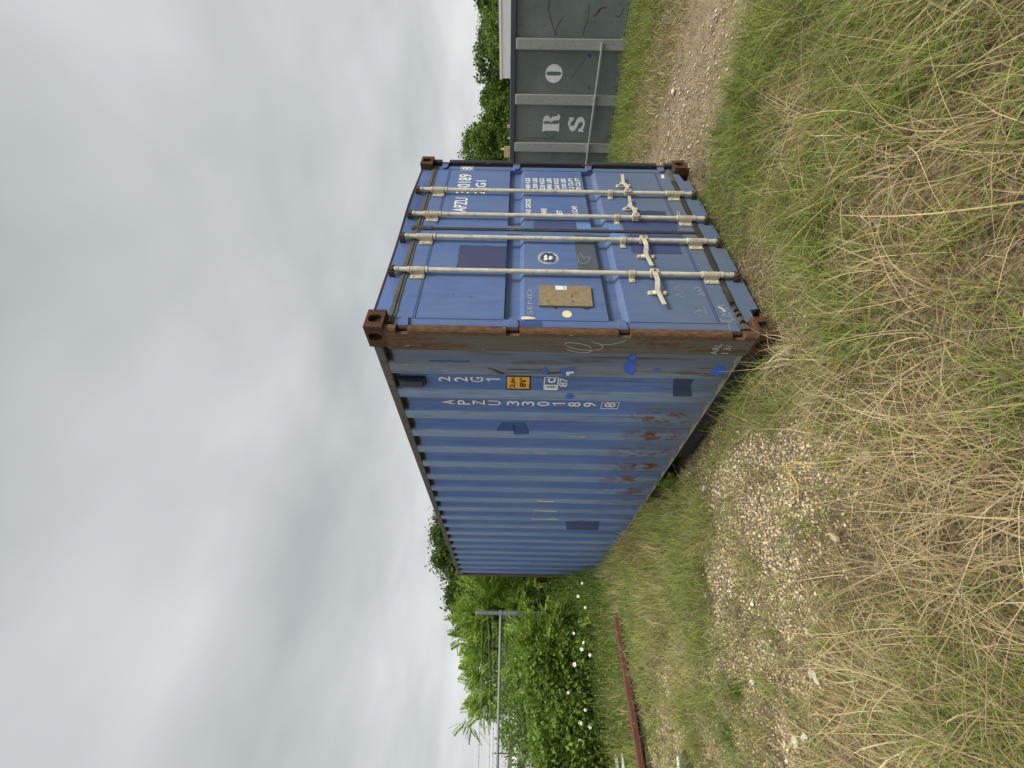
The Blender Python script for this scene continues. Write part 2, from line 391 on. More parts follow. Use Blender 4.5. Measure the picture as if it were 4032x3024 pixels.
# corner posts of the door end, with a notch at every hinge
HZ = [(2.325, 2.392), (1.617, 1.693), (.913, .984), (.199, .270)]
prof = [(.058, .110), (.058, .030), (.050, .022), (.014, .022), (.003, .034), (0.001, .050), (0.001, .200), (.012, .200), (.012, .110)]
notch = [(.058, .110), (.058, .085), (.030, .085), (.022, .052), (.001, .056), (0.001, .200), (.012, .200), (.012, .110)]
for mir in (0, 1):
    mb = MB(); fx = (lambda q: W-q) if mir else (lambda q: q)
    zs = [.118]; 
    for a, b in sorted(HZ): zs += [a-.004, b+.004]
    zs += [H-.118]
    for i in range(len(zs)-1):
        pf = notch if i % 2 else prof
        mb.prism([(fx(a), b, zs[i]) for a, b in pf], (0, 0, zs[i+1]-zs[i]))
    mb.build('corner_post', M['darkpost'] if mir else M['post'], ct, label='grey and rust streaked door post' if not mir else None)
for mir in (0, 1):
    fx = (lambda q: W-q) if mir else (lambda q: q); mb = MB()
    mb.prism([(fx(a), L-b, .118) for a, b in [(.14, 0.002), (0.002, 0.002), (0.002, .06), (.02, .06), (.02, .02), (.14, .02)]], (0, 0, H-.236)); mb.build('corner_post', M['farpost'], ct, label='orange rusted rear corner post' if not mir else None)

# hinges: lug on the door and pin in the notch
for mir in (0, 1):
    fx = (lambda q: W-q) if mir else (lambda q: q)
    for a, b in HZ:
        mb = MB()
        mb.prism([(fx(.086), .050, a+.003), (fx(.086), .050, b-.003), (fx(.142), .050, b-.012), (fx(.150), .050, b-.022), (fx(.150), .050, a+.022), (fx(.142), .050, a+.012)], (0, -.012, 0), 0)
        mb.prism([(fx(.062), .050, a+.003), (fx(.062), .050, b-.003), (fx(.088), .046, b-.003), (fx(.088), .046, a+.003)], (0, -.010, 0), 0)
        mb.tube([(fx(.050), .048, a+.002), (fx(.050), .048, b-.002)], .0165, 10, 1)
        h = mb.build('hinge', [M['door'], M['rustdark']], ct, bevel=.002)

# header and sill (the header bows outward a little over the middle)
mb = MB(); N = 16; xs = [.162+(W-.324)*i/N for i in range(N+1)]
bow = lambda x: .032*math.exp(-((x-1.6)/.42)**2)
for i in range(N):
    for (za, ya), (zb, yb) in (((2.474, .062), (2.520, .060)), ((2.520, .060), (2.575, .060)), ((2.575, .060), (2.588, .064)), ((2.588, .064), (2.588, .20))):
        k = [bow(xs[i])*max(0, (q-2.474)/.11) for q in (za, zb)]; k2 = [bow(xs[i+1])*max(0, (q-2.474)/.11) for q in (za, zb)]
        f = 1 if yb > .1 else 1
        mb.poly([(xs[i], ya-k[0], za), (xs[i+1], ya-k2[0], za), (xs[i+1], yb-k2[1]*(0 if yb > .1 else 1), zb), (xs[i], yb-k[1]*(0 if yb > .1 else 1), zb)])
hd = mb.build('door_header', M['header'], ct, recalc=False)
mb = MB()
for i in range(N): 
    k, k2 = bow(xs[i]), bow(xs[i+1]); mb.prism([(xs[i], .061-k, 2.577), (xs[i+1], .061-k2, 2.577), (xs[i+1], .061-k2, 2.5865), (xs[i], .061-k, 2.5865)], (0, -.006, 0))
mb.build('header_edge', M['rustdark'], hd)
mb = MB()
mb.prism([(.30, .052, 0.0), (W-.30, .052, 0.0), (W-.32, .052, .055), (W-.175, .052, .075), (W-.165, .052, .132), (.165, .052, .132), (.175, .052, .06), (.285, .052, .06)], (0, .07, 0))
mb.build('door_sill', M['door'], ct, bevel=.003)
child_box('sill_back', M['black'], ct, .165, W-.165, .14, .16, .02, .13)

# doors
def door(x0, x1, nm, lab):
    d = None; mb = MB(); z0, z1 = .182, 2.428
    ca, cb = (x0+.064, x1-.048) if nm == 'L' else (x0+.048, x1-.064)
    segs = [(z0, HO), (.893, HO), (.925, HO+.042), (1.018, HO+.042), (1.027, HO), (1.583, HO), (1.612, HO+.042), (1.708, HO+.042), (1.717, HO), (z1, HO)]
    for (za, ya), (zb, yb) in zip(segs[:-1], segs[1:]):
        mb.poly([(ca, ya, za), (cb, ya, za), (cb, yb, zb), (ca, yb, zb)])
    mb.poly([(x0, HO, z0), (ca, HO, z0), (ca, HO, z1), (x0, HO, z1)]); mb.poly([(cb, HO, z0), (x1, HO, z0), (x1, HO, z1), (cb, HO, z1)])
    for a in (ca, cb):
        for k in (1, 5): mb.poly([(a, q, z) for z, q in segs[k:k+4]])
    mb.poly([(x0, HO, z0), (x0, HO+.05, z0), (x1, HO+.05, z0), (x1, HO, z0)]); mb.poly([(x0, HO, z1), (x0, HO+.05, z1), (x1, HO+.05, z1), (x1, HO, z1)])
    for a in (x0, x1): mb.poly([(a, HO, z0), (a, HO+.05, z0), (a, HO+.05, z1), (a, HO, z1)])
    d = mb.build('door', M['door'], ct, label=lab, recalc=False)
    s = MB(); e = HO-.001                                  # weld seams
    for zz in (.302, 2.300): s.box(ca, cb, e-.002, e+.003, zz-.0022, zz+.0022); s.box(ca, cb, e-.0012, e+.003, zz+.012, zz+.0145)
    xv = ca if nm == 'L' else cb
    s.box(xv-.006, xv-.003, e-.002, e+.003, 1.03, 1.58); s.box(xv-.006, xv-.003, e-.002, e+.003, 1.72, 2.42); s.box(xv-.006, xv-.003, e-.002, e+.003, .19, .89)
    s.build('weld_seam', M['navy'], d)
    return d
DL = door(.086, 1.203, 'L', 'left door with board, round seal and dark repaint patches')
DR = door(1.235, 2.352, 'R', 'right door with white lettering')
def flat(name, mat, parent, pts, y=HO-.0015, th=.0012, label=None):
    mb = MB(); mb.prism([(a, y, b) for a, b in pts], (0, -th, 0)); return mb.build(name, mat, parent, label=label)
def rect(x0, x1, z0, z1): return [(x0, z0), (x1, z0), (x1, z1), (x0, z1)]
def rag(x0, x1, z0, z1, j=.006, n=9):
    p = [(x0+(x1-x0)*i/n, z0+random.uniform(-j, j)*.3) for i in range(n+1)] + [(x1+random.uniform(-j, j), z0+(z1-z0)*i/n) for i in range(1, n)]
    p += [(x1-(x1-x0)*i/n, z1+random.uniform(-j, j)) for i in range(n+1)] + [(x0+random.uniform(-j, j)*.3, z1-(z1-z0)*i/n) for i in range(1, n)]
    return p
flat('paint_patch', M['navy'], DL, rag(.700, .985, 1.722, 2.085))
flat('paint_patch', M['slate'], DL, rag(.700, 1.165, 1.030, 1.180))
flat('paint_patch', M['purple'], DL, rag(.925, 1.16, .36, .745)); flat('paint_patch', M['purple'], DL, rag(1.115, 1.195, .30, .735), y=HO-.003)
flat('paint_patch', M['lblue'], DL, rag(1.118, 1.195, .765, .885))
flat('paint_patch', M['purple'], DR, rag(1.243, 1.38, 1.15, 1.50)); flat('paint_patch', M['lblue'], DR, rag(1.243, 1.335, .770, .885))
flat('paint_patch', M['lblue'], DR, rag(1.245, 1.335, 1.03, 1.145)); flat('paint_patch', M['purple'], DR, rag(1.243, 1.40, .32, .76))
flat('paint_patch', M['navy'], DR, rag(1.40, 1.56, .36, .62), y=HO-.0008)
flat('paint_patch', M['midblue'], DL, rag(.092, .143, 1.47, 1.60))
flat('sticker', M['cream'], DL, [(.152, 1.60), (.176, 1.60), (.182, 1.56), (.170, 1.515), (.160, 1.505), (.155, 1.53)])
flat('sticker', M['cream'], DR, [(2.17, .262), (2.245, .250), (2.245, .222), (2.17, .232)])
flat('sticker', M['orange'], DR, [(1.50, .262), (1.56, .258), (1.56, .250), (1.50, .254)]); flat('sticker', M['orange'], DR, [(1.50, .247), (1.56, .243), (1.56, .236), (1.50, .240)])
flat('sticker', M['cream'], DL, [(.30, .268), (.318, .262), (.305, .25), (.27, .225), (.262, .236), (.292, .25)])
flat('round_sticker', M['cream'], DL, [(.211+.034*math.cos(a*math.pi/12), 1.297+.032*math.sin(a*math.pi/12)) for a in range(24)])
# board
mb = MB(); bd = [(.279, 1.121), (.49, 1.115), (.494, 1.478), (.279, 1.481)]
mb.prism([(a, HO-.004, b) for a, b in bd], (0, -.012, 0), 0)
for a, b in ((.380, 1.255), (.322, 1.252)): mb.tube([(a, HO-.017, b), (a, HO-.0155, b)], .007, 10, 1)
for a, b in ((.30, 1.46), (.47, 1.46), (.30, 1.14), (.47, 1.14)): mb.tube([(a, HO-.018, b), (a, HO-.0155, b)], .003, 8, 2)
mb.build('placard_board', [M['ply'], M['black'], M['rustdark']], DL)
mb = MB(); mb.prism([(a, HO-.0165, b) for a, b in ((.444, 1.286), (.487, 1.286), (.487, 1.363), (.444, 1.363))], (0, -.001, 0), 0)
for i in range(9): mb.box(.450+.004*i, .4525+.004*i, HO-.0182, HO-.0176, 1.295+.004*(i % 3), 1.302+.004*(i % 3), 1)
mb.build('paper_label', [M['white'], M['blacks']], DL)
mb = MB(); mb.prism([(.26, HO-.002, 1.37), (.285, HO-.002, 1.40), (.285, HO-.002, 1.36)], (0, -.003, 0)); mb.prism([(.262, HO-.002, 1.16), (.285, HO-.002, 1.22), (.285, HO-.002, 1.13)], (0, -.003, 0)); mb.build('rust_fleck', M['rustdark'], DL)
# lettering on the doors
yl = HO-.0022; O = (0, yl, 0); U = (1, 0, 0); V = (0, 0, 1)
mb = MB()
put_text(mb, 'APZU', O, U, V, 1.489, 1.732, 2.082, 2.196, .012)
put_text(mb, '330189', O, U, V, 1.808, 2.182, 2.080, 2.203, .012)
put_text(mb, '8', O, U, V, 2.283, 2.337, 2.095, 2.190, .012)
for b in stroke([(2.270, 2.084), (2.348, 2.084), (2.348, 2.201), (2.270, 2.201), (2.270, 2.084)], .005): mb.poly([(a, yl, c_) for a, c_ in b])
put_text(mb, '22G1', O, U, V, 1.800, 2.062, 1.938, 2.033, .012)
for i, (lb, x0, x1, vv) in enumerate((('MAX GROSS', 1.440, 1.730, '30 480 KGS'), (None, 0, 0, '67 200 LBS'), ('TARE', 1.437, 1.570, '2 220 KGS'), (None, 0, 0, '4 890 LBS'), ('NET', 1.437, 1.542, '28 260 KGS'), (None, 0, 0, '62 310 LBS'), ('CU.CAP.', 1.430, 1.628, '33.2 CU.M'), (None, 0, 0, '1 170 CU.FT'))):
    z = 1.569 - .0672*i
    if lb: put_text(mb, lb, O, U, V, x0, x1, z-.047, z, .02)
    put_text(mb, vv, O, U, V, 1.842 + (.02 if len(vv) == 9 else 0), 2.130 + (.018 if 'FT' in vv else 0), z-.047, z, .02)
mb.build('lettering', M['white'], DR, recalc=False, label='white identification number and weight table')
# round seal
mb = MB(); cx, cz, rr = .841, 1.398, .078
def disc(r, y, mi, n=40): mb.poly([(cx+r*math.cos(2*math.pi*k/n), y, cz+r*math.sin(2*math.pi*k/n)) for k in range(n)], mi)
disc(rr, HO-.0014, 0); disc(rr-.0045, HO-.0022, 1)
txt = 'AMERICAN BUREAU * OF SHIPPING * '
for i, chh in enumerate(txt):
    if chh == ' ': continue
    v, f = fit(chh, -.0042, .0042, -.0060, .0060, .03); a = math.pi*1.03 + .20 - 2*math.pi*i/len(txt)
    rx = .0645; up = Vector((math.cos(a), 0, math.sin(a))); rt = Vector((math.sin(a), 0, -math.cos(a)))
    mb.add([Vector((cx, HO-.003, cz))+up*(rx+q)+rt*p_ for p_, q in v], f, 0)
for pl_ in ([(-.004, .030), (.012, .036), (.036, .022), (.040, .010), (.020, .012), (.010, .004), (-.002, .010)], [(-.030, .034), (-.012, .038), (-.004, .022), (-.010, .004), (-.026, .010), (-.034, .022)],
            [(-.022, -.004), (-.006, .002), (.006, -.008), (.010, -.022), (-.002, -.030), (-.018, -.024), (-.026, -.014)], [(.010, -.006), (.022, -.010), (.024, -.026), (.014, -.034), (.008, -.022)], [(-.012, -.034), (-.002, -.040), (.004, -.034), (-.004, -.030)]):
    mb.poly([(cx+a, HO-.003, cz+b) for a, b in pl_], 0)
mb.build('round_seal', [M['white'], M['blacks'] if False else M['teal']], DL, recalc=False, label='dark blue round seal with white rim, ring of letters and figure')
# chalk on the doors
mb = MB()
def chalk(pts, wd=.004, y=HO-.0032):
    for b in stroke(pts, wd): mb.poly([(a, y, c_) for a, c_ in b])
for c_ in ([(.909, 1.149), (.879, 1.144), (.853, 1.126), (.832, 1.133), (.859, 1.121), (.857, 1.094), (.845, 1.088), (.875, 1.074)], [(.878, 1.172), (.842, 1.172), (.802, 1.170), (.779, 1.16), (.774, 1.136), (.786, 1.111), (.816, 1.091), (.842, 1.086)]): chalk(c_, .003)
chalk([(.26, .215), (.19, .205), (.165, .235), (.17, .275), (.195, .295)], .005); chalk([(.215, .205), (.225, .27), (.245, .235), (.262, .272), (.275, .21)], .005); chalk([(.29, .21), (.31, .275), (.335, .215)], .005); chalk([(.30, .24), (.325, .24)], .004)
chalk([(.43, .37), (.45, .34), (.42, .33), (.455, .32), (.47, .36), (.49, .33), (.52, .35), (.50, .38)], .004)
chalk([(.40, .47), (.43, .53), (.46, .46), (.50, .52), (.53, .47)], .003); chalk([(.22, .40), (.25, .45), (.27, .39), (.30, .43), (.24, .36), (.31, .37)], .003)
mb.build('chalk_mark', M['chalk'], DL, recalc=False)
mb = MB(); put_text(mb, 'SEND', O, U, V, .20, .46, 1.525, 1.56, -.01); mb.build('chalk_mark', M['chalk'], DL, recalc=False)

# gaskets
def wavy(name, mat, x0, x1, z0, z1, y=.050, d=.02, n=40, jit=.003, vertical=False):
    mb = MB(); pts = []
    a = [(x0+(x1-x0)*i/n, z1+random.uniform(-jit, jit)) for i in range(n+1)]; b = [(x1-(x1-x0)*i/n, z0+random.uniform(-jit, jit)) for i in range(n+1)]
    if vertical: a = [(x1+random.uniform(-jit, jit), z0+(z1-z0)*i/n) for i in range(n+1)]; b = [(x0+random.uniform(-jit, jit), z1-(z1-z0)*i/n) for i in range(n+1)]
    mb.prism([(p_, y, q) for p_, q in a+b], (0, d, 0))
    k = (z0+z1)/2
    if not vertical: mb.prism([(p_, y, q) for p_, q in [(x0, k-.006), (x1, k-.006), (x1, k+.006), (x0, k+.006)]], (0, -.006, 0))
    return mb.build(name, mat, ct)
wavy('door_gasket', M['gasketw'], .10, W-.10, 2.426, 2.478, jit=.004)
wavy('door_gasket', M['gasket'], .30, W-.32, .134, .184); wavy('door_gasket', M['gasketw'], .095, .30, .130, .186, jit=.002, n=8); wavy('door_gasket', M['gasketw'], W-.32, W-.09, .134, .184, n=8, jit=.002)
wavy('door_gasket', M['gasket'], 1.2035, 1.2345, .15, 2.50, y=.047, vertical=True, jit=.0018)
wavy('door_gasket', M['gasket'], 1.198, 1.240, 2.33, 2.495, y=.043, d=.018, vertical=True, jit=.002, n=6)
wavy('door_gasket', M['gasket'], .060, .0855, .15, 2.45, y=.062, vertical=True); wavy('door_gasket', M['gasket'], W-.0855, W-.060, .15, 2.45, y=.062, vertical=True)
mb = MB()
for k, (a, b) in enumerate(((.335, .169), (.262, .166), (.215, .163), (.150, .160))): mb.tube([(a, .0415, b), (a-.002, .0405, b)], .0001+.017, 14)
mb.build('gasket_hole', M['black'], ct, smooth=False)
child_box('door_backing', M['black'], ct, .08, W-.08, .11, .13, .13, 2.50)

# locking rods
RY = .018; RX = [.620, 1.048, 1.385, 1.803]
def rod(x, side, i):
    mb = MB(); mb.tube([(x, RY, .085), (x, RY, 2.508)], .0165, 14)
    for z in (2.415, 2.285, .300, .168): mb.tube([(x, RY, z-.009), (x, RY, z+.009)], .0225, 14)
    r_ = mb.build('locking_rod', [M['rod']], ct, smooth=False)
    r_['label'] = ('locking rod nearest the left post', 'locking rod just left of the door gap', 'locking rod just right of the door gap', 'locking rod nearest the right post')[i]
    s = -1
    def bracket(za, zb, big=True):
        mb = MB(); hw = .024; n = 8
        arc = [(x+hw*math.cos(math.pi*k/n), RY-hw*math.sin(math.pi*k/n)+0.002) for k in range(n+1)]
        a = [(x+hw, HO-.002)] + arc + [(x-hw, HO-.010), (x-hw-.040, HO-.010), (x-hw-.040, HO-.002)]
        mb.prism([(p_, q, za) for p_, q in a], (0, 0, zb-za), 0)
        for zz in ((za+.018, zb-.018) if big else ((za+zb)/2,)):
            mb.tube([(x-hw-.024, HO-.008, zz), (x-hw-.024, HO-.017, zz)], .0085 if big else .008, 8, 1); 
            if big: mb.tube([(x+.008, RY-hw+.004, zz), (x+.008, RY-hw-.002, zz)], .004, 6, 2)
        return mb.build('bearing_bracket', [M['rodw'], M['rod'], M['rustdark']], r_, bevel=.003)
    bracket(2.300, 2.402); bracket(.182, .286); bracket(.785, .827, False)
    for z0, z1, dz in ((2.508, 2.560, 1), (.085, .028, -1)):
        mb = MB(); mb.tube([(x, RY, z0-.025*dz), (x, RY, z0), (x, RY, z0+.016*dz)], [.018, .021, .013], 12, 0)
        mb.prism([(x-.030, RY-.016, z0+.014*dz), (x+.026, RY-.018, z0+.014*dz), (x+.034, RY+.012, z0+.014*dz), (x-.008, RY+.024, z0+.014*dz)], (0, 0, .016*dz), 1)
        mb.prism([(x-.016, RY-.014, z0+.030*dz), (x+.014, RY-.012, z0+.030*dz), (x+.010, RY+.010, z0+.030*dz), (x-.018, RY+.012, z0+.030*dz)], (0, 0, .018*dz), 1)
        mb.box(x-.040, x-.030, RY-.004, HO+.006, min(z0+.004*dz, z0+.05*dz), max(z0+.004*dz, z0+.05*dz), 1); mb.box(x+.030, x+.040, RY-.004, HO+.006, min(z0+.004*dz, z0+.05*dz), max(z0+.004*dz, z0+.05*dz), 1)
        mb.build('locking_cam', [M['rodw'], M['rustdark']], r_, bevel=.002)
    # handle: hub on the rod, flat bar, catch plate with two bolts, grip
    d = 1 if i == 3 or i == 2 else -1
    hz = .652 if i in (0, 1) else .655
    mb = MB(); mb.prism([(x-.020*1, RY-.010, hz-.032), (x+.020, RY-.010, hz-.032), (x+.026, RY-.010, hz-.02), (x+.026, RY-.010, hz+.026), (x-.020, RY-.010, hz+.030)], (0, -.018, 0), 0)
    mb.box(x-.024, x+.024, RY-.024, RY+.022, hz-.026, hz+.024, 0)
    mb.tube([(x, RY-.028, hz), (x, RY-.036, hz)], .008, 8, 1); mb.build('handle_hub', [M['rodw'], M['rustdark']], r_, bevel=.003)
    L0 = [(.02, hz, RY-.022, .016), (.10, hz-.002, RY-.020, .015), (.15, hz+.006, RY-.010, .017), (.19, hz+.012, RY+.006, .014), (.21, hz+.006, RY+.004, .013), (.34, hz-.004, RY-.004, .012)]
    mb = MB()
    for (a, za, ya, ha), (b, zb, yb, hb) in zip(L0[:-1], L0[1:]):
        mb.add([(x+d*a, ya-.006, za-ha), (x+d*a, ya-.006, za+ha), (x+d*a, ya+.003, za+ha), (x+d*a, ya+.003, za-ha), (x+d*b, yb-.006, zb-hb), (x+d*b, yb-.006, zb+hb), (x+d*b, yb+.003, zb+hb), (x+d*b, yb+.003, zb-hb)],
               [(0, 1, 5, 4), (1, 2, 6, 5), (2, 3, 7, 6), (3, 0, 4, 7), (0, 3, 2, 1), (4, 5, 6, 7)])
    mb.build('handle', M['rod'], r_)
    mb = MB(); px_ = x+d*.182; n = 10; pts = []
    for k in range(n+1): a = math.pi*k/n; pts.append((px_+.020*math.cos(a), hz+.052+.020*math.sin(a)))
    for k in range(n+1): a = math.pi+math.pi*k/n; pts.append((px_+.020*math.cos(a), hz-.046+.020*math.sin(a)))
    mb.prism([(a, HO-.003, b) for a, b in pts], (0, -.010, 0), 0)
    for zz in (hz+.055, hz-.050): mb.tube([(px_, HO-.010, zz), (px_, HO-.021, zz)], .011, 10, 1)
    mb.prism([(px_-.012*d, HO-.012, hz+.045), (px_+.016*d, HO-.012, hz+.040), (px_+.040*d, HO-.030, hz+.022), (px_+.010*d, HO-.034, hz+.026)], (0, -.008, 0), 0)
    mb.prism([(px_-.010*d, HO-.012, hz-.030), (px_+.014*d, HO-.012, hz-.026), (px_+.022*d, HO-.036, hz-.006), (px_-.004*d, HO-.036, hz-.008)], (0, -.006, 0), 0)
    mb.build('handle_catch', [M['rodw'], M['rod']], r_, bevel=.002)
for i, x in enumerate(RX): rod(x, 0, i)

# corrugated long side
PR = [(.196, .040), (.292, .040), (.352, .006), (.452, .006)]; e = .452
for k in range(19):
    for dy, x in ((.045, .042), (.130, .042), (.195, .006), (.2846, .006)): PR.append((e+.2846*k+dy, x))
PR = [q for q in PR if q[0] < L-.10] + [(L-.055, .040)]
Z0, Z1 = .142, 2.512
mb = MB()
ns = 8
for (ya, xa), (yb, xb) in zip(PR[:-1], PR[1:]):
    for k in range(ns):
        za, zb = Z0+(Z1-Z0)*k/ns, Z0+(Z1-Z0)*(k+1)/ns
        mb.poly([(xa, ya, za), (xa, ya, zb), (xb, yb, zb), (xb, yb, za)])
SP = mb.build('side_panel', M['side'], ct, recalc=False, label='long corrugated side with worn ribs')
mb = MB()
for (ya, xa), (yb, xb) in zip(PR[:-1], PR[1:]): mb.poly([(W-xa, ya, Z0), (W-xa, ya, Z1), (W-xb, yb, Z1), (W-xb, yb, Z0)])
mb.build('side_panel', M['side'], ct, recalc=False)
child_box('rear_panel', M['side'], ct, .02, W-.02, L-.05, L-.03, .12, 2.52)
mb = MB(); mb.box(.03, W-.03, .19, L-.06, 2.566, 2.572); mb.build('roof', M['toprail'], ct)
child_box('floor_panel', M['rail'], ct, .06, W-.06, .17, L-.06, .13, .141)
for x0, x1 in ((.003, .060), (W-.060, W-.003)):
    mb = MB(); mb.box(x0, x1, .1785, L-.1785, 2.510, 2.570); mb.build('top_rail', M['toprail'], ct, bevel=.006)
for s_ in (0, 1):
    fx = (lambda q: W-q) if s_ else (lambda q: q); mb = MB()
    for a, b in ((.19, 1.60), (2.03, 4.02), (4.42, L-.19)):
        mb.prism([(fx(.018), a, .010), (fx(.012), a, .128), (fx(.060), a, .140), (fx(.060), a, .132), (fx(.020), a, .122), (fx(.026), a, .022), (fx(.060), a, .018), (fx(.060), a, .010)], (0, b-a, 0), 0)
    mb.prism([(fx(.002), .19, .140), (fx(.002), L-.19, .140), (fx(.062), L-.19, .140), (fx(.062), .19, .140)], (0, 0, -.007), 1)
    for a, b in ((1.60, 2.03), (4.02, 4.42)):
        mb.prism([(fx(.018), a, .118), (fx(.018), b, .118), (fx(.06), b, .118), (fx(.06), a, .118)], (0, 0, .012), 0)
    mb.build('bottom_rail', [M['rail'], M['ledge']], ct)
for y in np.arange(.45, 5.9, .34):
    if 1.5 < y < 2.1 or 3.9 < y < 4.5: continue
    child_box('cross_member', M['rail'], ct, .07, W-.07, y, y+.04, .015, .128)
for y in (1.60, 2.022, 4.02, 4.412): child_box('forklift_pocket_side', M['rail'], ct, .028, W-.028, y, y+.008, .012, .130)

def xprof(y):
    for (ya, xa), (yb, xb) in zip(PR[:-1], PR[1:]):
        if ya <= y <= yb: return xa + (xb-xa)*(y-ya)/(yb-ya)
    return .006
def clip(poly, k, sgn):
    out = []
    for i in range(len(poly)):
        a, b = poly[i-1], poly[i]; ia, ib = sgn*(a[0]-k) >= -1e-9, sgn*(b[0]-k) >= -1e-9
        if ia != ib: q = (k-a[0])/(b[0]-a[0]); out.append((k, a[1]+(b[1]-a[1])*q))
        if ib: out.append(b)
    return out
def drape(mb, poly, off=.002, mi=None):
    """lay a flat (y,z) polygon onto the corrugated side"""
    lo, hi = min(p[0] for p in poly), max(p[0] for p in poly)
    for (ya, xa), (yb, xb) in zip(PR[:-1], PR[1:]):
        if yb <= lo or ya >= hi: continue
        q = clip(clip(poly, ya, 1), yb, -1)
        if len(q) < 3 or max(p[0] for p in q)-min(p[0] for p in q) < 1e-5: continue
        mb.add([(xa+(xb-xa)*(p[0]-ya)/(yb-ya)-off, p[0], p[1]) for p in q], [tuple(range(len(q)))], mi)
def drape_one(mb, y0, y1, z0, z1):
    f = lambda a, b: (y0+(y1-y0)*a, z0+(z1-z0)*b)
    drape(mb, [f(.55, 0), f(.80, 0), f(.80, 1), f(.55, 1)], .003); drape(mb, [f(.55, 1), f(.20, .80), f(.20, .70), f(.55, .80)], .003)
def drape_text(mb, txt, y0, y1, z0, z1, bold=.012, off=.003, mi=None):
    """y0 > y1: left edge at y0 (text reads towards -y)"""
    v, f = fit(txt, 0, 1, 0, 1, bold)
    for t_ in f: drape(mb, [(y0+(y1-y0)*v[i][0], z0+(z1-z0)*v[i][1]) for i in t_], off, mi)
mb = MB()
for ch, z0, z1 in (('2', 2.108, 2.196), ('2', 1.982, 2.080), ('G', 1.864, 1.962), ('1', 1.743, 1.844)): (drape_one(mb, .577, .521, z0, z1) if ch == '1' else drape_text(mb, ch, .577, .521, z0, z1, .008))
for ch, z0, z1 in (('A', 2.107, 2.203), ('P', 1.984, 2.082), ('Z', 1.866, 1.963), ('U', 1.741, 1.841), ('3', 1.595, 1.695), ('3', 1.477, 1.577), ('0', 1.356, 1.456), ('1', 1.235, 1.333), ('8', 1.112, 1.212), ('9', .990, 1.090), ('8', .838, .925)): (drape_one(mb, .866, .806, z0, z1) if ch == '1' else drape_text(mb, ch, .866, .806, z0, z1, .008))
for b in stroke([(.876, .815), (.798, .815), (.798, .948), (.876, .948), (.876, .815)], .005): drape(mb, b, .003)
drape_text(mb, '87', .602, .515, 1.246, 1.308, .01)
for b in stroke([(.622, 1.317), (.510, 1.317), (.510, 1.417), (.622, 1.417), (.622, 1.317)], .008): drape(mb, b, .003)
drape(mb, [(.588, 1.322), (.618, 1.322), (.618, 1.412), (.588, 1.412)], .003); drape_text(mb, 'c', .572, .518, 1.335, 1.395, .02, .003)
mb.build('lettering', M['white'], SP, recalc=False, label='white vertical identification lettering')
mb = MB(); drape_text(mb, 'i', .607, .599, 1.335, 1.398, .03, .0045); mb.build('lettering', M['midblue'], SP, recalc=False)
mb = MB(); drape(mb, rect(.500, .628, 1.518, 1.700), .003, 0)
drape(mb, rect(.508, .618, 1.528, 1.692), .005, 1); drape_text(mb, '2,6m', .612, .514, 1.628, 1.672, .02, .007, 0); drape_text(mb, "8'6\"", .606, .520, 1.552, 1.600, .02, .007, 0)
mb.build('height_sign', [M['blacks'], M['yellow']], SP, recalc=False, label='yellow height sign with black border')
def patch(name, mat, poly, off=.0015, lab=None):
    mb = MB(); drape(mb, poly, off); return mb.build(name, mat, SP, recalc=False, label=lab)
def jag(poly, n=5, j=.004):
    out = []
    for i in range(len(poly)):
        a, b = poly[i-1], poly[i]
        for k in range(n): out.append((a[0]+(b[0]-a[0])*k/n+random.uniform(-j, j), a[1]+(b[1]-a[1])*k/n+random.uniform(-j, j)))
    return out
patch('paint_patch', M['teal'], [(.474, .341), (.567, .341), (.659, .309), (.664, .45), (.483, .491)])
patch('paint_patch', M['purple'], [(3.286, .961), (3.262, .544), (3.564, .501), (3.664, .706), (3.618, .914)])
patch('paint_patch', M['midblue'], [(1.206, 1.784), (1.113, 1.736), (1.11, 1.653), (1.2, 1.615)]); patch('paint_patch', M['midblue'], [(1.048, 1.672), (1.019, 1.647), (1.074, 1.569), (1.068, 1.636)]); patch('paint_patch', M['midblue'], [(1.114, 1.647), (1.102, 1.552), (1.196, 1.507), (1.24, 1.50), (1.25, 1.63)])
for pl_ in ([(.392, .871), (.328, .891), (.295, .857), (.249, .863), (.24, .822), (.279, .819), (.326, .808), (.39, .797), (.424, .811), (.405, .84)], [(.399, .274), (.35, .281), (.317, .242), (.332, .194), (.372, .182), (.409, .215)],
            [(.382, 1.444), (.35, 1.431), (.376, 1.418), (.399, 1.407), (.438, 1.411), (.433, 1.441), (.406, 1.439)], [(.379, 1.315), (.353, 1.261), (.352, 1.214), (.371, 1.211), (.39, 1.276), (.438, 1.277), (.439, 1.309)], [(.683, 1.252), (.652, 1.241), (.647, 1.213), (.681, 1.188), (.709, 1.193), (.711, 1.247)],
            [(.355, .69), (.37, .66), (.36, .62), (.345, .66)], [(3.30, .80), (3.25, .77), (3.27, .70), (3.34, .74)]): patch('paint_splash', M['brite'], jag(pl_, 3, .003), .003)
patch('paint_splash', M['white'], [(.398, 1.278), (.391, 1.225), (.411, 1.222), (.417, 1.254), (.44, 1.254), (.433, 1.274)], .0045)
patch('rust_crack', M['rustdark'], jag([(.37, 1.835), (.392, 1.782), (.421, 1.729), (.445, 1.703), (.438, 1.737), (.401, 1.786)], 3, .003), .0025)
patch('rust_crack', M['rustdark'], jag([(.383, 1.70), (.390, 1.70), (.392, 1.40), (.386, 1.40)], 5, .002), .0025); patch('rust_crack', M['rustdark'], jag([(.43, 1.42), (.438, 1.42), (.405, 1.30), (.398, 1.30)], 4, .002), .0025)
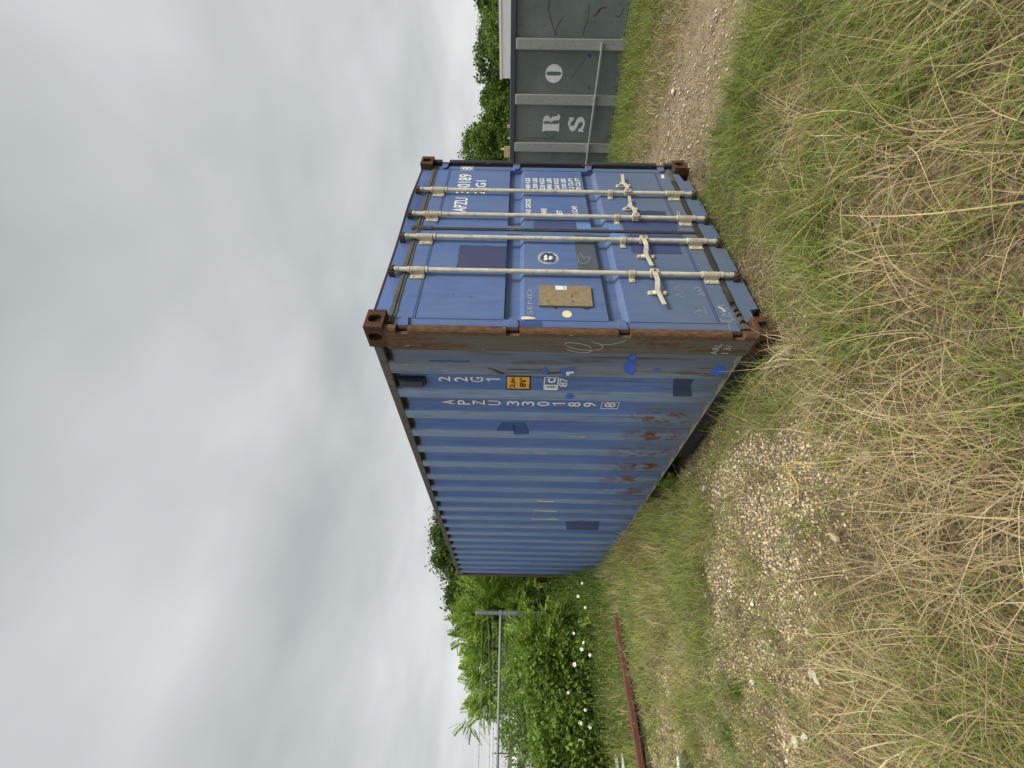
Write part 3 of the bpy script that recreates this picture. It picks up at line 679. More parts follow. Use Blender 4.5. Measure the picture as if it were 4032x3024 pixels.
for y, z0, z1 in ((2.375, 1.02, 1.10), (2.38, 1.12, 1.22), (2.945, 1.08, 1.38), (3.22, 1.05, 1.40), (2.66, 1.15, 1.36), (1.25, 1.0, 1.12), (1.53, 1.30, 1.47)):
    patch('scrape', M['cream'] if y > 2.5 else M['chalk'], jag([(y, z0), (y+.025, z0+.03), (y+.02, z1-.03), (y-.005, z1)], 4, .006), .0025)
for y in (2.72, .322): patch('scrape', M['brite'] if y > 1 else M['midblue'], jag([(y, .95), (y+.02, .95), (y+.018, 1.5), (y+.003, 1.5)] if y > 1 else [(y, 1.95), (y+.012, 1.95), (y+.011, 2.22), (y+.003, 2.22)], 8, .003), .002)
mb = MB()
for c_ in ([(.628, 1.60), (.640, 1.59), (.668, 1.60), (.676, 1.62), (.668, 1.63), (.70, 1.57), (.71, 1.61)], [(.70, 1.55), (.69, 1.52), (.71, 1.50), (.72, 1.54)], [(.70, 1.46), (.68, 1.42), (.72, 1.40), (.69, 1.38), (.715, 1.45)]):
    for b in stroke(c_, .0022): drape(mb, b, .003)
mb.build('chalk_mark', M['chalk'], SP, recalc=False)
# ventilator under the top rail
mb = MB(); mb.box(.006, .040, .520, .596, 2.290, 2.478, 0)
mb.prism([(.006, .528, 2.305), (.006, .588, 2.305), (.006, .588, 2.470), (.006, .528, 2.470)], (-.018, 0, .0), 0); mb.box(-.0125, -.012, .535, .580, 2.32, 2.46, 0)
mb.build('ventilator', M['blacks'] if False else M['rail'], ct, bevel=.004)
# chalk on the post
mb = MB()
for c_ in ([(.128, 1.316), (.111, 1.314), (.104, 1.294), (.107, 1.255), (.113, 1.216), (.124, 1.179), (.141, 1.153), (.155, 1.141)], [(.166, 1.299), (.179, 1.273), (.191, 1.235), (.196, 1.192), (.195, 1.162), (.184, 1.14), (.168, 1.137)],
           [(.138, 1.303), (.154, 1.264), (.166, 1.218), (.171, 1.172), (.172, 1.127), (.165, 1.089), (.149, 1.071), (.136, 1.07), (.117, 1.083), (.108, 1.108), (.096, 1.144)], [(.117, 1.083), (.116, 1.038), (.107, .996), (.091, .961), (.072, .933)]):
    for b in stroke(c_, .0045): mb.poly([(-.0015, p_, q) for p_, q in b])
put_text(mb, 'ARL', (-.0015, .19, 0), (0, -1, 0), (0, 0, 1), 0, .10, .315, .36, -.005); put_text(mb, '13/', (-.0015, .19, 0), (0, -1, 0), (0, 0, 1), .01, .09, .245, .29, -.005)
mb.build('chalk_mark', M['wchalk'], ct, recalc=False)

# ================================================================= GREY-GREEN DUMPSTER
gt = Vector((-.19839, .98012, 0)); gn = Vector((-gt.y, gt.x, 0)); GA = Vector((6.154, -.632, 0))   # wall line; gn points to the camera
if gn.dot(Vector((-1, 0, 0))) < 0: gn = -gn
gr = empty('dumpster', GA + gt*.5 - gn*1.1 , 'long grey-green steel dumpster with raised ribs and stencilled white letters, behind the container', 'dumpster')
def gT(s, n, z): return GA + gt*s + gn*n + Vector((0, 0, z))
def gbox(name, mat, s0, s1, n0, n1, z0, z1, bevel=.004, parent=None):
    mb = MB(); mb.box(s0, s1, n0, n1, z0, z1, T=lambda p: gT(*p)); return mb.build(name, mat, parent or gr, bevel=bevel)
G0, G1 = -3.6, 3.1
gw = gbox('side_wall', M['green'], G0, G1, -.045, -.03, .075, 1.72)
gbox('side_wall', M['green'], G0, G1, -2.3, -2.285, .075, 1.72)
gbox('end_wall', M['green'], G0, G0+.02, -2.28, -.05, .075, 1.72); gbox('end_wall', M['green'], G1-.02, G1, -2.28, -.05, .075, 1.72)
gbox('floor_plate', M['rail'], G0, G1, -2.28, -.05, .06, .074)
gbox('top_rail', M['greenrail'], G0, G1, -.09, .02, 1.708, 1.792, .01); gbox('top_rail', M['greenrail'], G0, G1, -2.33, -2.24, 1.708, 1.792, .01)
gbox('bottom_rail', M['green'], G0, G1, -.10, -.012, -.02, .070, .004)
gbox('seam', M['black'], G0, G1, -.05, -.028, .071, .084, 0)
for s0, s1 in ((-.98+-1.0, -1.83), (-.95, -.80), (.433, .571), (1.124, 1.267), (1.803, 1.944), (2.60, 2.74), (-2.9, -2.76)):
    mb = MB(); mb.box(s0, s1, -.028, .035, -.04, 1.706, T=lambda p: gT(*p)); mb.build('rib', M['greenrib'], gr, bevel=.012)
mb = MB(); pts = [gT(.47, .036, .415), gT(1.20, .040, .432), gT(2.9, .037, .466)]
for a, b in zip(pts[:-1], pts[1:]):
    mb.prism([a+Vector((0, 0, -.016)), a+Vector((0, 0, .010)), b+Vector((0, 0, .010)), b+Vector((0, 0, -.016))], gn*.04, 0)
mb.build('rub_bar', M['greenrib'], gr, bevel=.004)
# stencil letters (s runs right-to-left as seen, so u = -s)
def st(mb, polys, s0, s1, z0, z1, mi=0):
    for pl_ in polys: mb.prism([gT(s0+(s1-s0)*u, -.0285, z0+(z1-z0)*v) for u, v in pl_], gn*.0012, mi)
mb = MB(); half = lambda sg: [(.5+sg*.065, 1-.012)] + [(.5+sg*max(.065, .5*math.sin(math.pi*k/14)), .5+.5*math.cos(math.pi*k/14)) for k in range(1, 14)] + [(.5+sg*.065, .012)]
def crescent(sg):
    out = [(.5+sg*.02, 1.0)] + [(.5+sg*max(.02, .5*math.sin(math.pi*k/16)), .5+.5*math.cos(math.pi*k/16)) for k in range(1, 16)] + [(.5+sg*.02, 0)]
    inn = [(.5+sg*.02, .085), (.5+sg*.10, .12), (.5+sg*.11, .5), (.5+sg*.10, .88), (.5+sg*.02, .915)]
    return out + inn
st(mb, [crescent(-1), crescent(1)], .977, .739, .968, 1.240)
st(mb, [[(0, 0), (.50, 0), (.50, .07), (.46, .09), (.46, .91), (.50, .93), (.50, 1), (0, 1), (0, .93), (.06, .91), (.06, .09), (0, .07)],
        [(.55, 1), (.72, .99), (.86, .93), (.93, .82), (.93, .70), (.86, .60), (.74, .54), (.85, .48), (.90, .36), (.91, .14), (.97, .12), (1.0, .2), (1.02, .12), (.97, .0), (.80, -.02), (.68, .06), (.66, .30), (.62, .44), (.55, .50), (.55, .56), (.62, .60), (.62, .86), (.55, .92)]], 1.648, 1.400, .959, 1.239)
st(mb, [[(.10, .02), (.16, .10), (.30, .02), (.55, -.02), (.80, .05), (.95, .20), (.94, .38), (.80, .50), (.45, .62), (.36, .72), (.45, .84), (.30, .93), (.14, .86), (.06, .72), (.10, .58), (.25, .47), (.55, .36), (.66, .24), (.60, .12), (.48, .10), (.34, .16), (.16, .34), (.04, .34), (.03, .02)],
        [(.50, .86), (.62, .84), (.76, .70), (.90, .68), (.90, .98), (.82, .98), (.78, .92), (.66, 1.0), (.46, 1.0), (.34, .97)]], 1.650, 1.415, .536, .812)
mb.build('stencil_lettering', M['stencil'], gw, label='white stencil letters R, O and S')
mb = MB(); rs = random.Random(3)
def scr(pts, wd, mi): 
    for b in stroke(pts, wd): mb.poly([gT(p_, -.0282, q) for p_, q in b], mi)
scr([(.40, 1.12), (.36, 1.125), (.30, 1.16), (.22, 1.20), (.12, 1.24), (.02, 1.235), (-.03, 1.22)], .010, 0); scr([(.40, 1.10), (.35, 1.11), (.30, 1.10), (.24, 1.06), (.20, 1.03)], .010, 0)
scr([(.40, .70), (.30, .69), (.24, .66), (.15, .65), (.05, .655)], .008, 0); scr([(.18, .58), (.16, .54), (.12, .50), (.09, .49), (.14, .53), (.09, .47), (.08, .40)], .016, 1)
scr([(.17, .25), (.18, .20), (.14, .16), (.08, .15)], .008, 0); scr([(.24, .72), (.25, .60), (.22, .52)], .006, 2); scr([(.92, .83), (.80, .74), (.66, .62)], .012, 2); scr([(1.66, 1.20), (1.72, 1.10), (1.73, 1.02)], .006, 0)
scr([(1.74, 1.55), (1.745, 1.30), (1.74, 1.05)], .006, 0); scr([(1.70, .90), (1.74, .82), (1.76, .80)], .006, 2)
for p_ in ([(.56+.07, .62), (.64, .60), (.66, .55), (.63, .54), (.62, .56), (.61, .56), (.62, .60)], [(1.03, .55), (1.06, .53), (1.04, .51), (1.00, .53)]): mb.poly([gT(a, -.0280, b) for a, b in p_], 3)
mb.build('scratch', [M['rustdark'], M['beam'], M['slate'], M['navy']], gw, recalc=False)
# lumber sticking out of the dumpster
for s0, s1, z1, h in ((1.93, 2.10, 1.90, .10), (1.60, 1.64, 1.85, .07), (1.79, 1.81, 1.83, .05), (1.96, 1.985, 1.95, .05)):
    mb = MB(); mb.box(s0, s1, -.34, -.30, .08, z1, T=lambda p: gT(*p))
    o = mb.build('lumber_piece', M['wood'] if h >= .07 else M['cream']); tag(o, {.10: 'wide piece of fresh yellow lumber sticking out above the dumpster rim beside the container', .07: 'short yellow lumber end poking over the dumpster rim, nearest the white building'}.get(h, 'thin pale stick poking over the dumpster rim' + (' between two lumber ends' if s0 < 1.9 else ' in front of the wide lumber piece')), 'lumber', 'lumber ends above the dumpster rim')

# ================================================================= WHITE BUILDING, FAR BUILDING
wd = (Vector((17.46, 3.30, 0))-Vector((17.28, 1.02, 0))).normalized(); wn = Vector((-wd.y, wd.x, 0)); wn = wn if wn.x < 0 else -wn
WA = Vector((17.46, 3.30, 0)); wb = empty('white_building', WA, 'low white metal building with thin roof trim rising behind the dumpster', 'building')
mb = MB(); mb.box(-9, 0, -4, 0, 0, 2.33, T=lambda p: WA+wd*p[0]+wn*p[1]+Vector((0, 0, p[2]))); mb.build('wall', M['wpanel'], wb)
mb = MB(); mb.box(-9.03, .03, -4.03, .03, 2.332, 2.42, T=lambda p: WA+wd*p[0]+wn*p[1]+Vector((0, 0, p[2]))); mb.build('roof_trim', M['wpanel'], wb)
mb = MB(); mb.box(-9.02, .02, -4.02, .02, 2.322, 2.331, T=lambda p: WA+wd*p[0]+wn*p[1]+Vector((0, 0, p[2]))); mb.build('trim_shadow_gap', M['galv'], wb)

def UV(u, v, z=0.0): return Vector((CAM.x + .62269*v + .78226*u, CAM.y + .78245*v - .62265*u, z))
fb = empty('pale_building', UV(-19, 20), 'pale far building with a dark window band seen through the chain link fence', 'building')
fB = UV(-19.8, 20)
def fT(p): return fB + Vector((.782, -.623, 0))*p[0] + Vector((.623, .782, 0))*p[1] + Vector((0, 0, p[2]))
mb = MB(); mb.box(-6, 1.9, 0, 4, 0, 1.12, T=fT); mb.build('wall', M['wallp'], fb)
mb = MB(); mb.box(-6.2, 1.5, -.2, 4.2, 1.12, 1.32, T=fT); mb.build('roof', M['wpanel'], fb)
mb = MB(); mb.box(-5.5, 1.4, -.05, -.02, .78, 1.05, T=fT); mb.build('window', M['glass'], fb)
pp = MB(); a = UV(-12.2, 13.5); pp.tube([a, a+Vector((0, 0, 2.05))], .02, 8); o = pp.build('thin_pole', M['beam']); tag(o, 'thin purple-brown pole standing beyond the chain link fence at the left edge', 'pole')

# ================================================================= CHAIN LINK FENCE
FP = Vector((-.56, 6.14, 0)); FL = Vector((-5.2, 5.83, 0)); FB_ = Vector((-.45, 13.5, 0))
fc = empty('chain_link_fence', FP, 'chain link fence with galvanised rail and barbed wire behind the weeds', 'fence')
mb = MB(); mb.tube([FP, FP+Vector((0, 0, 1.83))], .038, 12); mb.build('corner_post', M['galv'], fc)
mb = MB(); A = FP+Vector((0, 0, 1.80)); mb.tube([A, A+Vector((0, 0, .40))], .030, 10); mb.tube([A+Vector((0, 0, .40)), A+Vector((0, 0, .415))], [.030, .018], 10)
for z in (.05, .14, .22, .31): mb.tube([A+Vector((0, 0, z)), A+Vector((0, 0, z+.015))], .036, 10)
mb.tube([A+Vector((0, 0, -.10)), A+Vector((0, 0, -.08))], .046, 10); mb.tube([A+Vector((0, 0, -.03)), A+Vector((0, 0, .02))], .048, 10)
mb.build('barbed_wire_arm', M['galv'], fc)
for E_, zz in ((FL, (1.79, 1.735)), (FB_, (1.74, 1.74))):
    mb = MB(); mb.tube([FP+Vector((0, 0, zz[0])), E_+Vector((0, 0, zz[1]))], .021, 10); mb.build('top_rail', M['galv'], fc)
for q in (FP+(FL-FP)*.80, FP+(FB_-FP)*.45, FP+(FB_-FP)*.95):
    mb = MB(); mb.tube([q, q+Vector((0, 0, 1.76))], .024, 8); mb.build('line_post', M['galv'], fc)
def wires(A, B, z0, z1a, z1b, sp=.0508):
    d = (B-A); Ln = d.length; d = d/Ln; V = []; F = []; r = .0017; st_ = sp*1.414; n = int(Ln/st_)+1; h = z1a-z0
    nrm = d.cross(Vector((0, 0, 1)))
    for sg in (1, -1):
        for i in range(-int(h/st_)-1, n+int(h/st_)+1):
            s0 = i*st_; a, b = (s0, z0), (s0+sg*h, z1a)
            if sg < 0: a, b = (s0, z0), (s0-h, z1a)
            pts = []
            for q in (a, b): pts.append(list(q))
            if min(a[0], b[0]) > Ln or max(a[0], b[0]) < 0: continue
            (x0, y0), (x1, y1) = pts
            def cut(x0, y0, x1, y1, k): return y0+(y1-y0)*(k-x0)/(x1-x0)
            if x0 < 0: y0 = cut(x0, y0, x1, y1, 0); x0 = 0
            if x1 < 0: y1 = cut(x0, y0, x1, y1, 0); x1 = 0
            if x0 > Ln: y0 = cut(x0, y0, x1, y1, Ln); x0 = Ln
            if x1 > Ln: y1 = cut(x0, y0, x1, y1, Ln); x1 = Ln
            p, q = A+d*x0+Vector((0, 0, y0)), A+d*x1+Vector((0, 0, y1)); dd = (q-p).normalized(); u = dd.cross(nrm).normalized()
            o = len(V)
            for c_ in (p, q):
                for k in range(3): an = 2*math.pi*k/3; V.append(c_+u*math.cos(an)*r+nrm*(math.sin(an)*r+sg*.002))
            F += [(o, o+1, o+4, o+3), (o+1, o+2, o+5, o+4), (o+2, o, o+3, o+5)]
    mb = MB(); mb.add(V, F); return mb.build('chain_link_mesh', M['wire'], fc, recalc=False)
wires(FP, FL, .03, 1.80, 1.78); wires(FP, FB_, .03, 1.78, 1.76)
def strand(a, b, sag):
    mb = MB(); n = 24; pts = [a+(b-a)*(k/n)+Vector((0, 0, -sag*4*(k/n)*(1-k/n))) for k in range(n+1)]
    for off in (.0015, -.0015): mb.tube([p+Vector((0, off, off)) for p in pts], .0016, 4, cap=False)
    L_ = (b-a).length; d = (b-a).normalized(); k = .07
    while k < L_:
        f = k/L_; p = a+(b-a)*f+Vector((0, 0, -sag*4*f*(1-f)))
        for q in (Vector((.2, .4, 1)), Vector((-.3, .6, -.8))):
            q = q.normalized()*.013; mb.tube([p-q, p+q], .0012, 3)
        mb.tube([p-d*.007, p+d*.007], .004, 5); k += .125
    mb.build('barbed_wire', M['wire'], fc, recalc=False)
strand(A+Vector((0, 0, .31)), FL+Vector((0, 0, 2.04)), .05); strand(A+Vector((0, 0, .22)), FL+Vector((0, 0, 1.99)), .13); strand(A+Vector((0, 0, .14)), FL+Vector((0, 0, 1.86)), .08)
for k, z in enumerate((.31, .22, .14)): strand(A+Vector((0, 0, z)), FB_+Vector((0, 0, 1.80+z)), .05)

# ================================================================= RUSTY BEAM, SCRAP, HOSE, STONES
b0, b1 = Vector((-.80, 4.78, 0)), Vector((-3.6, 4.225, 0)); bdv = (b1-b0).normalized(); bn = Vector((bdv.y, -bdv.x, 0)); bn = bn if bn.y < 0 else -bn; bl = (b1-b0).length
be = empty('steel_beam', b0, 'rusty red-brown steel beam lying across the weeds left of the container', 'beam')
def bT(p): return b0+bdv*p[0]+bn*p[1]+Vector((0, 0, p[2]))
mb = MB(); mb.box(0, bl, -.07, 0, .085, .155, T=bT); mb.build('flange', M['beam'], be, bevel=.006)
mb = MB(); mb.box(.02, bl, -.05, -.035, .02, .085, T=bT); mb.box(.02, bl, -.07, -.01, .005, .02, T=bT); mb.build('web', M['rustdark'], be)
mb = MB()
for s_ in (1.12, 1.52, 2.05): mb.tube([bT((s_, .0005, .12)), bT((s_, .0025, .12))], .006, 8)
mb.build('bolt_hole', M['black'], be)
def board(name, pts, z, mat, lab, cat, th=.012, tilt=.0):
    mb = MB(); mb.prism([(a, b, z+tilt*(a-pts[0][0])) for a, b in pts], (0, 0, th)); o = mb.build(name, mat, bevel=.002); return tag(o, lab, cat)
board('broken_board', [(-2.25, 5.55), (-2.31, 5.38), (-2.75, 5.43), (-2.72, 5.60)], .20, M['scrap'], 'long mouldy white board lying behind the rusty beam', 'board', tilt=.03)
board('broken_board', [(-2.25, 5.14), (-2.48, 5.32), (-2.80, 5.36), (-2.78, 5.10)], .18, M['scrap'], 'pointed broken piece of white board nearest the rusty beam', 'board', tilt=.03)
board('black_sheet', [(-2.04, 5.50), (-2.06, 5.36), (-2.24, 5.38), (-2.24, 5.52)], .17, M['blacks'], 'small black plastic sheet at the end of the white board', 'sheet')
mb = MB(); mb.tube([(-2.165, 3.35, .045), (-2.9, 3.60, .06)], .014, 10); o = mb.build('plastic_pipe', M['white']); tag(o, 'thin white plastic pipe lying on the gravel at the left edge', 'pipe')
mb = MB(); mb.prism([(-2.19, 3.33, .02), (-2.10, 3.20, .015), (-2.22, 3.06, .02), (-2.6, 3.2, .04), (-2.62, 3.40, .04)], (0, 0, .02)); o = mb.build('black_scrap', M['blacks'], bevel=.006); tag(o, 'crumpled black plastic scrap beside the white pipe', 'scrap')
hp = [(-.894, .4), (-.849, .363), (-.813, .351), (-.774, .345), (-.744, .332), (-.731, .301), (-.739, .266), (-.772, .229), (-.813, .196), (-.855, .166), (-.898, .13), (-.95, .09)]
hp = hp[:9]
mb = MB(); mb.tube([(a, b, .035+.05*math.exp(-((i-5)/2.2)**2)-(.012*max(0, i-8))) for i, (a, b) in enumerate(hp)], [.0034 if i > 5 else .0048 for i in range(9)], 8); o = mb.build('hose', M['hose'], smooth=True); tag(o, 'short bent yellow hose lying on the gravel', 'hose')
def rock(x, y, r, mat, lab):
    r *= .68
    bm = bmesh.new(); bmesh.ops.create_icosphere(bm, subdivisions=2, radius=r); q = random.random()*9
    for v in bm.verts:
        n_ = v.co.normalized(); k = 1+.28*math.sin(3.1*n_.x+q)*math.cos(2.7*n_.y+q*2)+.14*math.sin(7*n_.z+q); v.co = Vector((n_.x*r*1.35*k, n_.y*r*k, n_.z*r*.62*k))
    me = bpy.data.meshes.new('stone'); bm.to_mesh(me); bm.free(); me.materials.append(mat)
    o = bpy.data.objects.new('stone', me); COL.objects.link(o); o.location = (x, y, r*.35+.01); o.rotation_euler = (0, 0, random.random()*6); return tag(o, lab, 'stone', 'loose stones lying on the ground')
G_ = 'small white stone lying loose on the gravel'
for x, y, r, mt, lab in ((-1.079, 1.961, .028, 'stone', 'small white stone at the edge of the grassy strip between the gravel ruts'), (-1.676, 1.578, .026, 'stone', 'small white stone in the middle of the weedy gravel at lower left'), (-.355, 1.46, .030, 'stone', 'small white stone near the long side of the container'), (-.886, .519, .014, 'stone', 'tiny white pebble just left of the yellow hose end'),
        (-1.961, 1.26, .032, 'stone', 'larger white stone of the pair at lower left, farther from the grass'), (-1.941, 1.158, .030, 'stone', 'larger white stone of the pair at lower left, nearer the grass'), (-1.672, .885, .030, 'stone', 'larger of two touching white stones where gravel meets dry grass'), (-1.701, .872, .020, 'stone', 'smaller of two touching white stones where gravel meets dry grass'), (-1.268, 1.275, .020, 'stone', 'small white stone in the centre of the gravel patch'),
        (-.911, -.124, .034, 'tan', 'rounded tan stone half hidden in the dry grass'), (2.655, .267, .03, 'stone', 'small white stone on the dirt track closest to the container corner'), (2.167, .14, .025, 'stone', 'small white stone between the dirt track and the container doors'), (3.31, -.332, .03, 'stone', 'small white stone on the dirt track facing the dumpster')):
    rock(x, y, r, M[mt], lab or G_)
board('concrete_fragment', [(-1.13, .31), (-1.12, .295), (-1.15, .275), (-1.17, .285), (-1.155, .305)], .006, M['tan'], 'flat chalky fragment at the edge of the dry grass', 'stone', .02)

# ================================================================= GROUND
def vnoise(x, y, s, seed=0):
    g = np.random.default_rng(seed).random((128, 128)); X = x/s; Y = y/s; xi = np.floor(X).astype(int); yi = np.floor(Y).astype(int); fx = X-xi; fy = Y-yi
    fx = fx*fx*(3-2*fx); fy = fy*fy*(3-2*fy); a = lambda i, j: g[i % 128, j % 128]
    return (a(xi, yi)*(1-fx)+a(xi+1, yi)*fx)*(1-fy)+(a(xi, yi+1)*(1-fx)+a(xi+1, yi+1)*fx)*fy
def fb2(x, y, s, seed=0): return .55*vnoise(x, y, s, seed)+.3*vnoise(x, y, s*.47, seed+1)+.15*vnoise(x, y, s*.2, seed+2)
def sm(v, a, b): q = np.clip((v-a)/(b-a), 0, 1); return q*q*(3-2*q)
def uv_of(x, y): dx, dy = x-CAM.x, y-CAM.y; return dx*.78226-dy*.62265, dx*.62269+dy*.78245
def hgt(x, y):
    z = .05*(fb2(x, y, 1.3, 5)-.5) + .02*(fb2(x, y, .3, 9)-.5)
    ins = sm(x, -.25, .05)*sm(x, W+.25, W-.05)*sm(y, -.3, .05)*sm(y, L+.3, L)
    z = z*(1-ins) - .03*ins
    z += .09*sm(y, 1.8, 4.2)*sm(x, -.9, -.05)*sm(x, .6, .05)       # rises towards the rear of the container
    return z
def zones(x, y):
    """gravel, road, green, dry weights"""
    u, v = uv_of(x, y); n = fb2(x, y, .55, 21)-.5; n2 = fb2(x, y, .22, 31)-.5
    left = sm(x, .10, -.12)
    vv = v+n*.55
    pm = sm(fb2(x, y, .33, 71)+.4*n2, .60, .47)
    grav = left*(.35+.65*pm)*sm(vv, 1.95, 2.35)*sm(vv, 4.60, 4.25)*sm(u+n*.6+.18*(v-2.4), .02, -.32)*(1-.55*sm(fb2(x, y, .42, 63), .50, .62))
    vs = v+n*.9+n2*.5; strip = sm(vs, 3.30, 3.60)*sm(vs, 3.95, 3.70)*sm(u, -.75, -1.0)*.8          # grassy strip between the gravel ruts
    sh = sm(x+n*.6+.12*y, -.42, -.12)*sm(y, -.1, .4)                             # weeds along the container wall
    far = left*sm(y, 1.7, 2.4)*sm(x+n*.8+.42*(y-1.8), -1.05, -.55)
    grav = grav*(1-.92*strip)*(1-sh)*(1-.97*far)
    road = sm(x+n*.9+n2*.5, 1.75, 2.15)*sm(x+n*.8+n2*.4, 4.0, 3.3)*(y < 1.5)
    clov = sm(x+n*.7, .75, 1.1)*sm(x+n*.6, 2.0, 1.75)*sm(v, 1.3, 1.8)*sm(y, .2, -.05)
    return grav, road, clov, strip, far, u, v, n, n2
def axis(lo, hi, mid, step, far):
    a = list(np.arange(mid[0], mid[1]+step, step)); q = step
    x = mid[0]; L_ = []
    while x > lo: q *= 1.25; x -= q; L_.append(x)
    x = a[-1]; q = step; R_ = []
    while x < hi: q *= 1.25; x += q; R_.append(x)
    return np.array(L_[::-1]+a+R_)
gx = axis(-600, 600, (-6, 8), .06, 0); gy = axis(-600, 600, (-3, 9), .06, 0)
GX, GY = np.meshgrid(gx, gy, indexing='ij'); x = GX.ravel(); y = GY.ravel()
near = np.exp(-((np.maximum(np.hypot(x, y-2)-12, 0))/10)**2); z = hgt(x, y)*near
gr_, rd, cl_, st_, fr_, *_ = zones(x, y)
inview = near
gi = np.arange(len(x)).reshape(GX.shape); Fq = np.stack([gi[:-1, :-1].ravel(), gi[1:, :-1].ravel(), gi[1:, 1:].ravel(), gi[:-1, 1:].ravel()], 1)
Cg = np.stack([gr_*inview, rd*inview*np.ones_like(x), np.clip(.55*cl_+.5*st_+.4*fr_+(1-inview), 0, 1)], 1)
o = arr_mesh('ground', np.stack([x, y, z], 1), Fq, M['ground'], Cg); o['kind'] = 'structure'

# ================================================================= VEGETATION BUILDERS
def blades(name, xy, h, lean, width, col, lab, cat=None, kind='stuff', z0=None, curve=1.6, droop=.25, rows=4, parent=None, kinkp=0.):
    n = len(xy); zb = hgt(xy[:, 0], xy[:, 1])-.01 if z0 is None else z0
    ang = rng.uniform(0, 2*math.pi, n); wv = np.stack([np.cos(ang), np.sin(ang), rng.uniform(-.3, .3, n)], 1)
    tt = np.linspace(0, 1, rows); V = np.zeros((n, rows, 2, 3)); kink = rng.normal(0, .10, (n, 2)); brk = (rng.random(n) < kinkp)*rng.uniform(.3, .9, n); ba = rng.uniform(0, 6.283, n)
    for k, q in enumerate(tt):
        c0 = np.stack([xy[:, 0]+lean[:, 0]*q**curve+kink[:, 0]*h*math.sin(math.pi*q), xy[:, 1]+lean[:, 1]*q**curve+kink[:, 1]*h*math.sin(math.pi*q), zb+h*(q*(1+droop)-droop*q*q*1.0)], 1)
        if kinkp:
            o_ = np.maximum(q-.55, 0)*brk*(np.hypot(lean[:, 0], lean[:, 1])+h); c0 = c0+np.stack([np.cos(ba)*o_, np.sin(ba)*o_, -.5*o_], 1)
        c0[:, 2] = np.maximum(c0[:, 2], zb+.002)
        wk = width*(1-q*.85)*.5
        V[:, k, 0] = c0-wv*wk[:, None]; V[:, k, 1] = c0+wv*wk[:, None]
    b = np.arange(n)[:, None]*rows*2; F = []
    for k in range(rows-1): F.append(np.concatenate([b+2*k, b+2*k+1, b+2*k+3, b+2*k+2], 1))
    C_ = np.repeat(col, rows*2, 0)
    o = arr_mesh(name, V.reshape(-1, 3), np.concatenate(F), M['grasscol'], C_, parent); 
    if lab: tag(o, lab, cat, None, kind)
    return o
def pick(n, cols, wts, j=.16):
    c_ = np.array(cols)[rng.choice(len(cols), n, p=np.array(wts)/sum(wts))]; return np.clip(c_*rng.uniform(1-j, 1+j, (n, 1))*rng.uniform(.93, 1.07, (n, 3)), 0, 1)
STRAW = [(.52, .42, .22), (.36, .27, .14), (.70, .59, .35), (.25, .18, .10), (.14, .10, .065)]
GREEN = [(.22, .29, .045), (.15, .22, .035), (.31, .36, .07), (.10, .16, .03)]
OLIVE = [(.26, .25, .10), (.20, .20, .075), (.33, .30, .14)]
def inside(x, y):
    box = (x > -.01) & (x < W+.01) & (y > .06) & (y < L+.02)
    s = (x-GA.x)*gt.x+(y-GA.y)*gt.y; n_ = (x-GA.x)*gn.x+(y-GA.y)*gn.y
    return box | ((n_ < .01) & (n_ > -2.4) & (s > G0) & (s < G1))
def scatter(n, f, vr, ur=1.02, pw=1.0):
    """random points in the view wedge, v distributed ~ v^pw, kept with probability f(x,y)"""
    q = rng.random(n); v = (vr[0]**(pw+1)+q*(vr[1]**(pw+1)-vr[0]**(pw+1)))**(1/(pw+1)); u = (rng.uniform(-ur, ur, n) if np.isscalar(ur) else rng.uniform(ur[0], ur[1], n))*(v+.25)
    x = CAM.x+.62269*v+.78226*u; y = CAM.y+.78245*v-.62265*u
    k = (~inside(x, y)) & (rng.random(n) < f(x, y, u, v)); return np.stack([x[k], y[k]], 1)
def leanv(n, ang, spread, l0, l1):
    a = rng.normal(ang, spread, n); l = rng.uniform(l0, l1, n); return np.stack([np.cos(a)*l, np.sin(a)*l], 1)
VA = math.atan2(.78245, .62269)
def frontclear(x, y): return 1-.80*((y > -.35) & (y < .06) & (x > .1) & (x < W))*1.0       # thinner right before the doors
def w_dry(x, y, u, v):
    g, r, c_, s, fa, *_ , n, n2 = zones(x, y); patch_ = sm(fb2(x, y, .5, 77), .30, .55)
    base = np.where(u < .0, .95, .62)*np.clip(.25+.75*patch_, 0, 1)
    edge = np.where(u < -.3, sm(v+.5*n, 2.25, 1.85), sm(v, 3.1, 2.3))
    return np.clip((1-g)**2*(1-r)**3*(1-.8*c_)*base*edge*frontclear(x, y), 0, 1)
def tufted(n, per, f, vr, ur, pw, r, sp=.5):
    """roots gathered in tufts; returns roots and a lean direction fanning out of each tuft"""
    c_ = scatter(n//per, f, vr, ur, pw); k = len(c_); idx = np.repeat(np.arange(k), rng.integers(max(2, per//3), int(per*1.7), k)); m_ = len(idx)
    a = rng.uniform(0, 6.283, m_); q = r*rng.random(m_)**.7*(.5+rng.random(k))[idx]; xy = c_[idx]+np.stack([np.cos(a)*q, np.sin(a)*q], 1); k2 = ~inside(xy[:, 0], xy[:, 1])
    return xy[k2], a[k2], idx[k2], k
def fan(a, idx, k, main, mspread, mix_, l0, l1, jit=.35):
    md = rng.normal(main, mspread, k)[idx]; vx = np.cos(a)*(1-mix_)+np.cos(md)*mix_+rng.normal(0, jit, len(a)); vy = np.sin(a)*(1-mix_)+np.sin(md)*mix_+rng.normal(0, jit, len(a))
    l = rng.uniform(l0, l1, len(a))*rng.uniform(.6, 1.2, k)[idx]; q = np.hypot(vx, vy)+1e-6; return np.stack([vx/q*l, vy/q*l], 1)
def tcol(cols, wts, idx, k, j=.16, mixp=.6):
    a = pick(len(idx), cols, wts, j); b = pick(k, cols, wts, .1)[idx]; return a*(1-mixp)+b*mixp
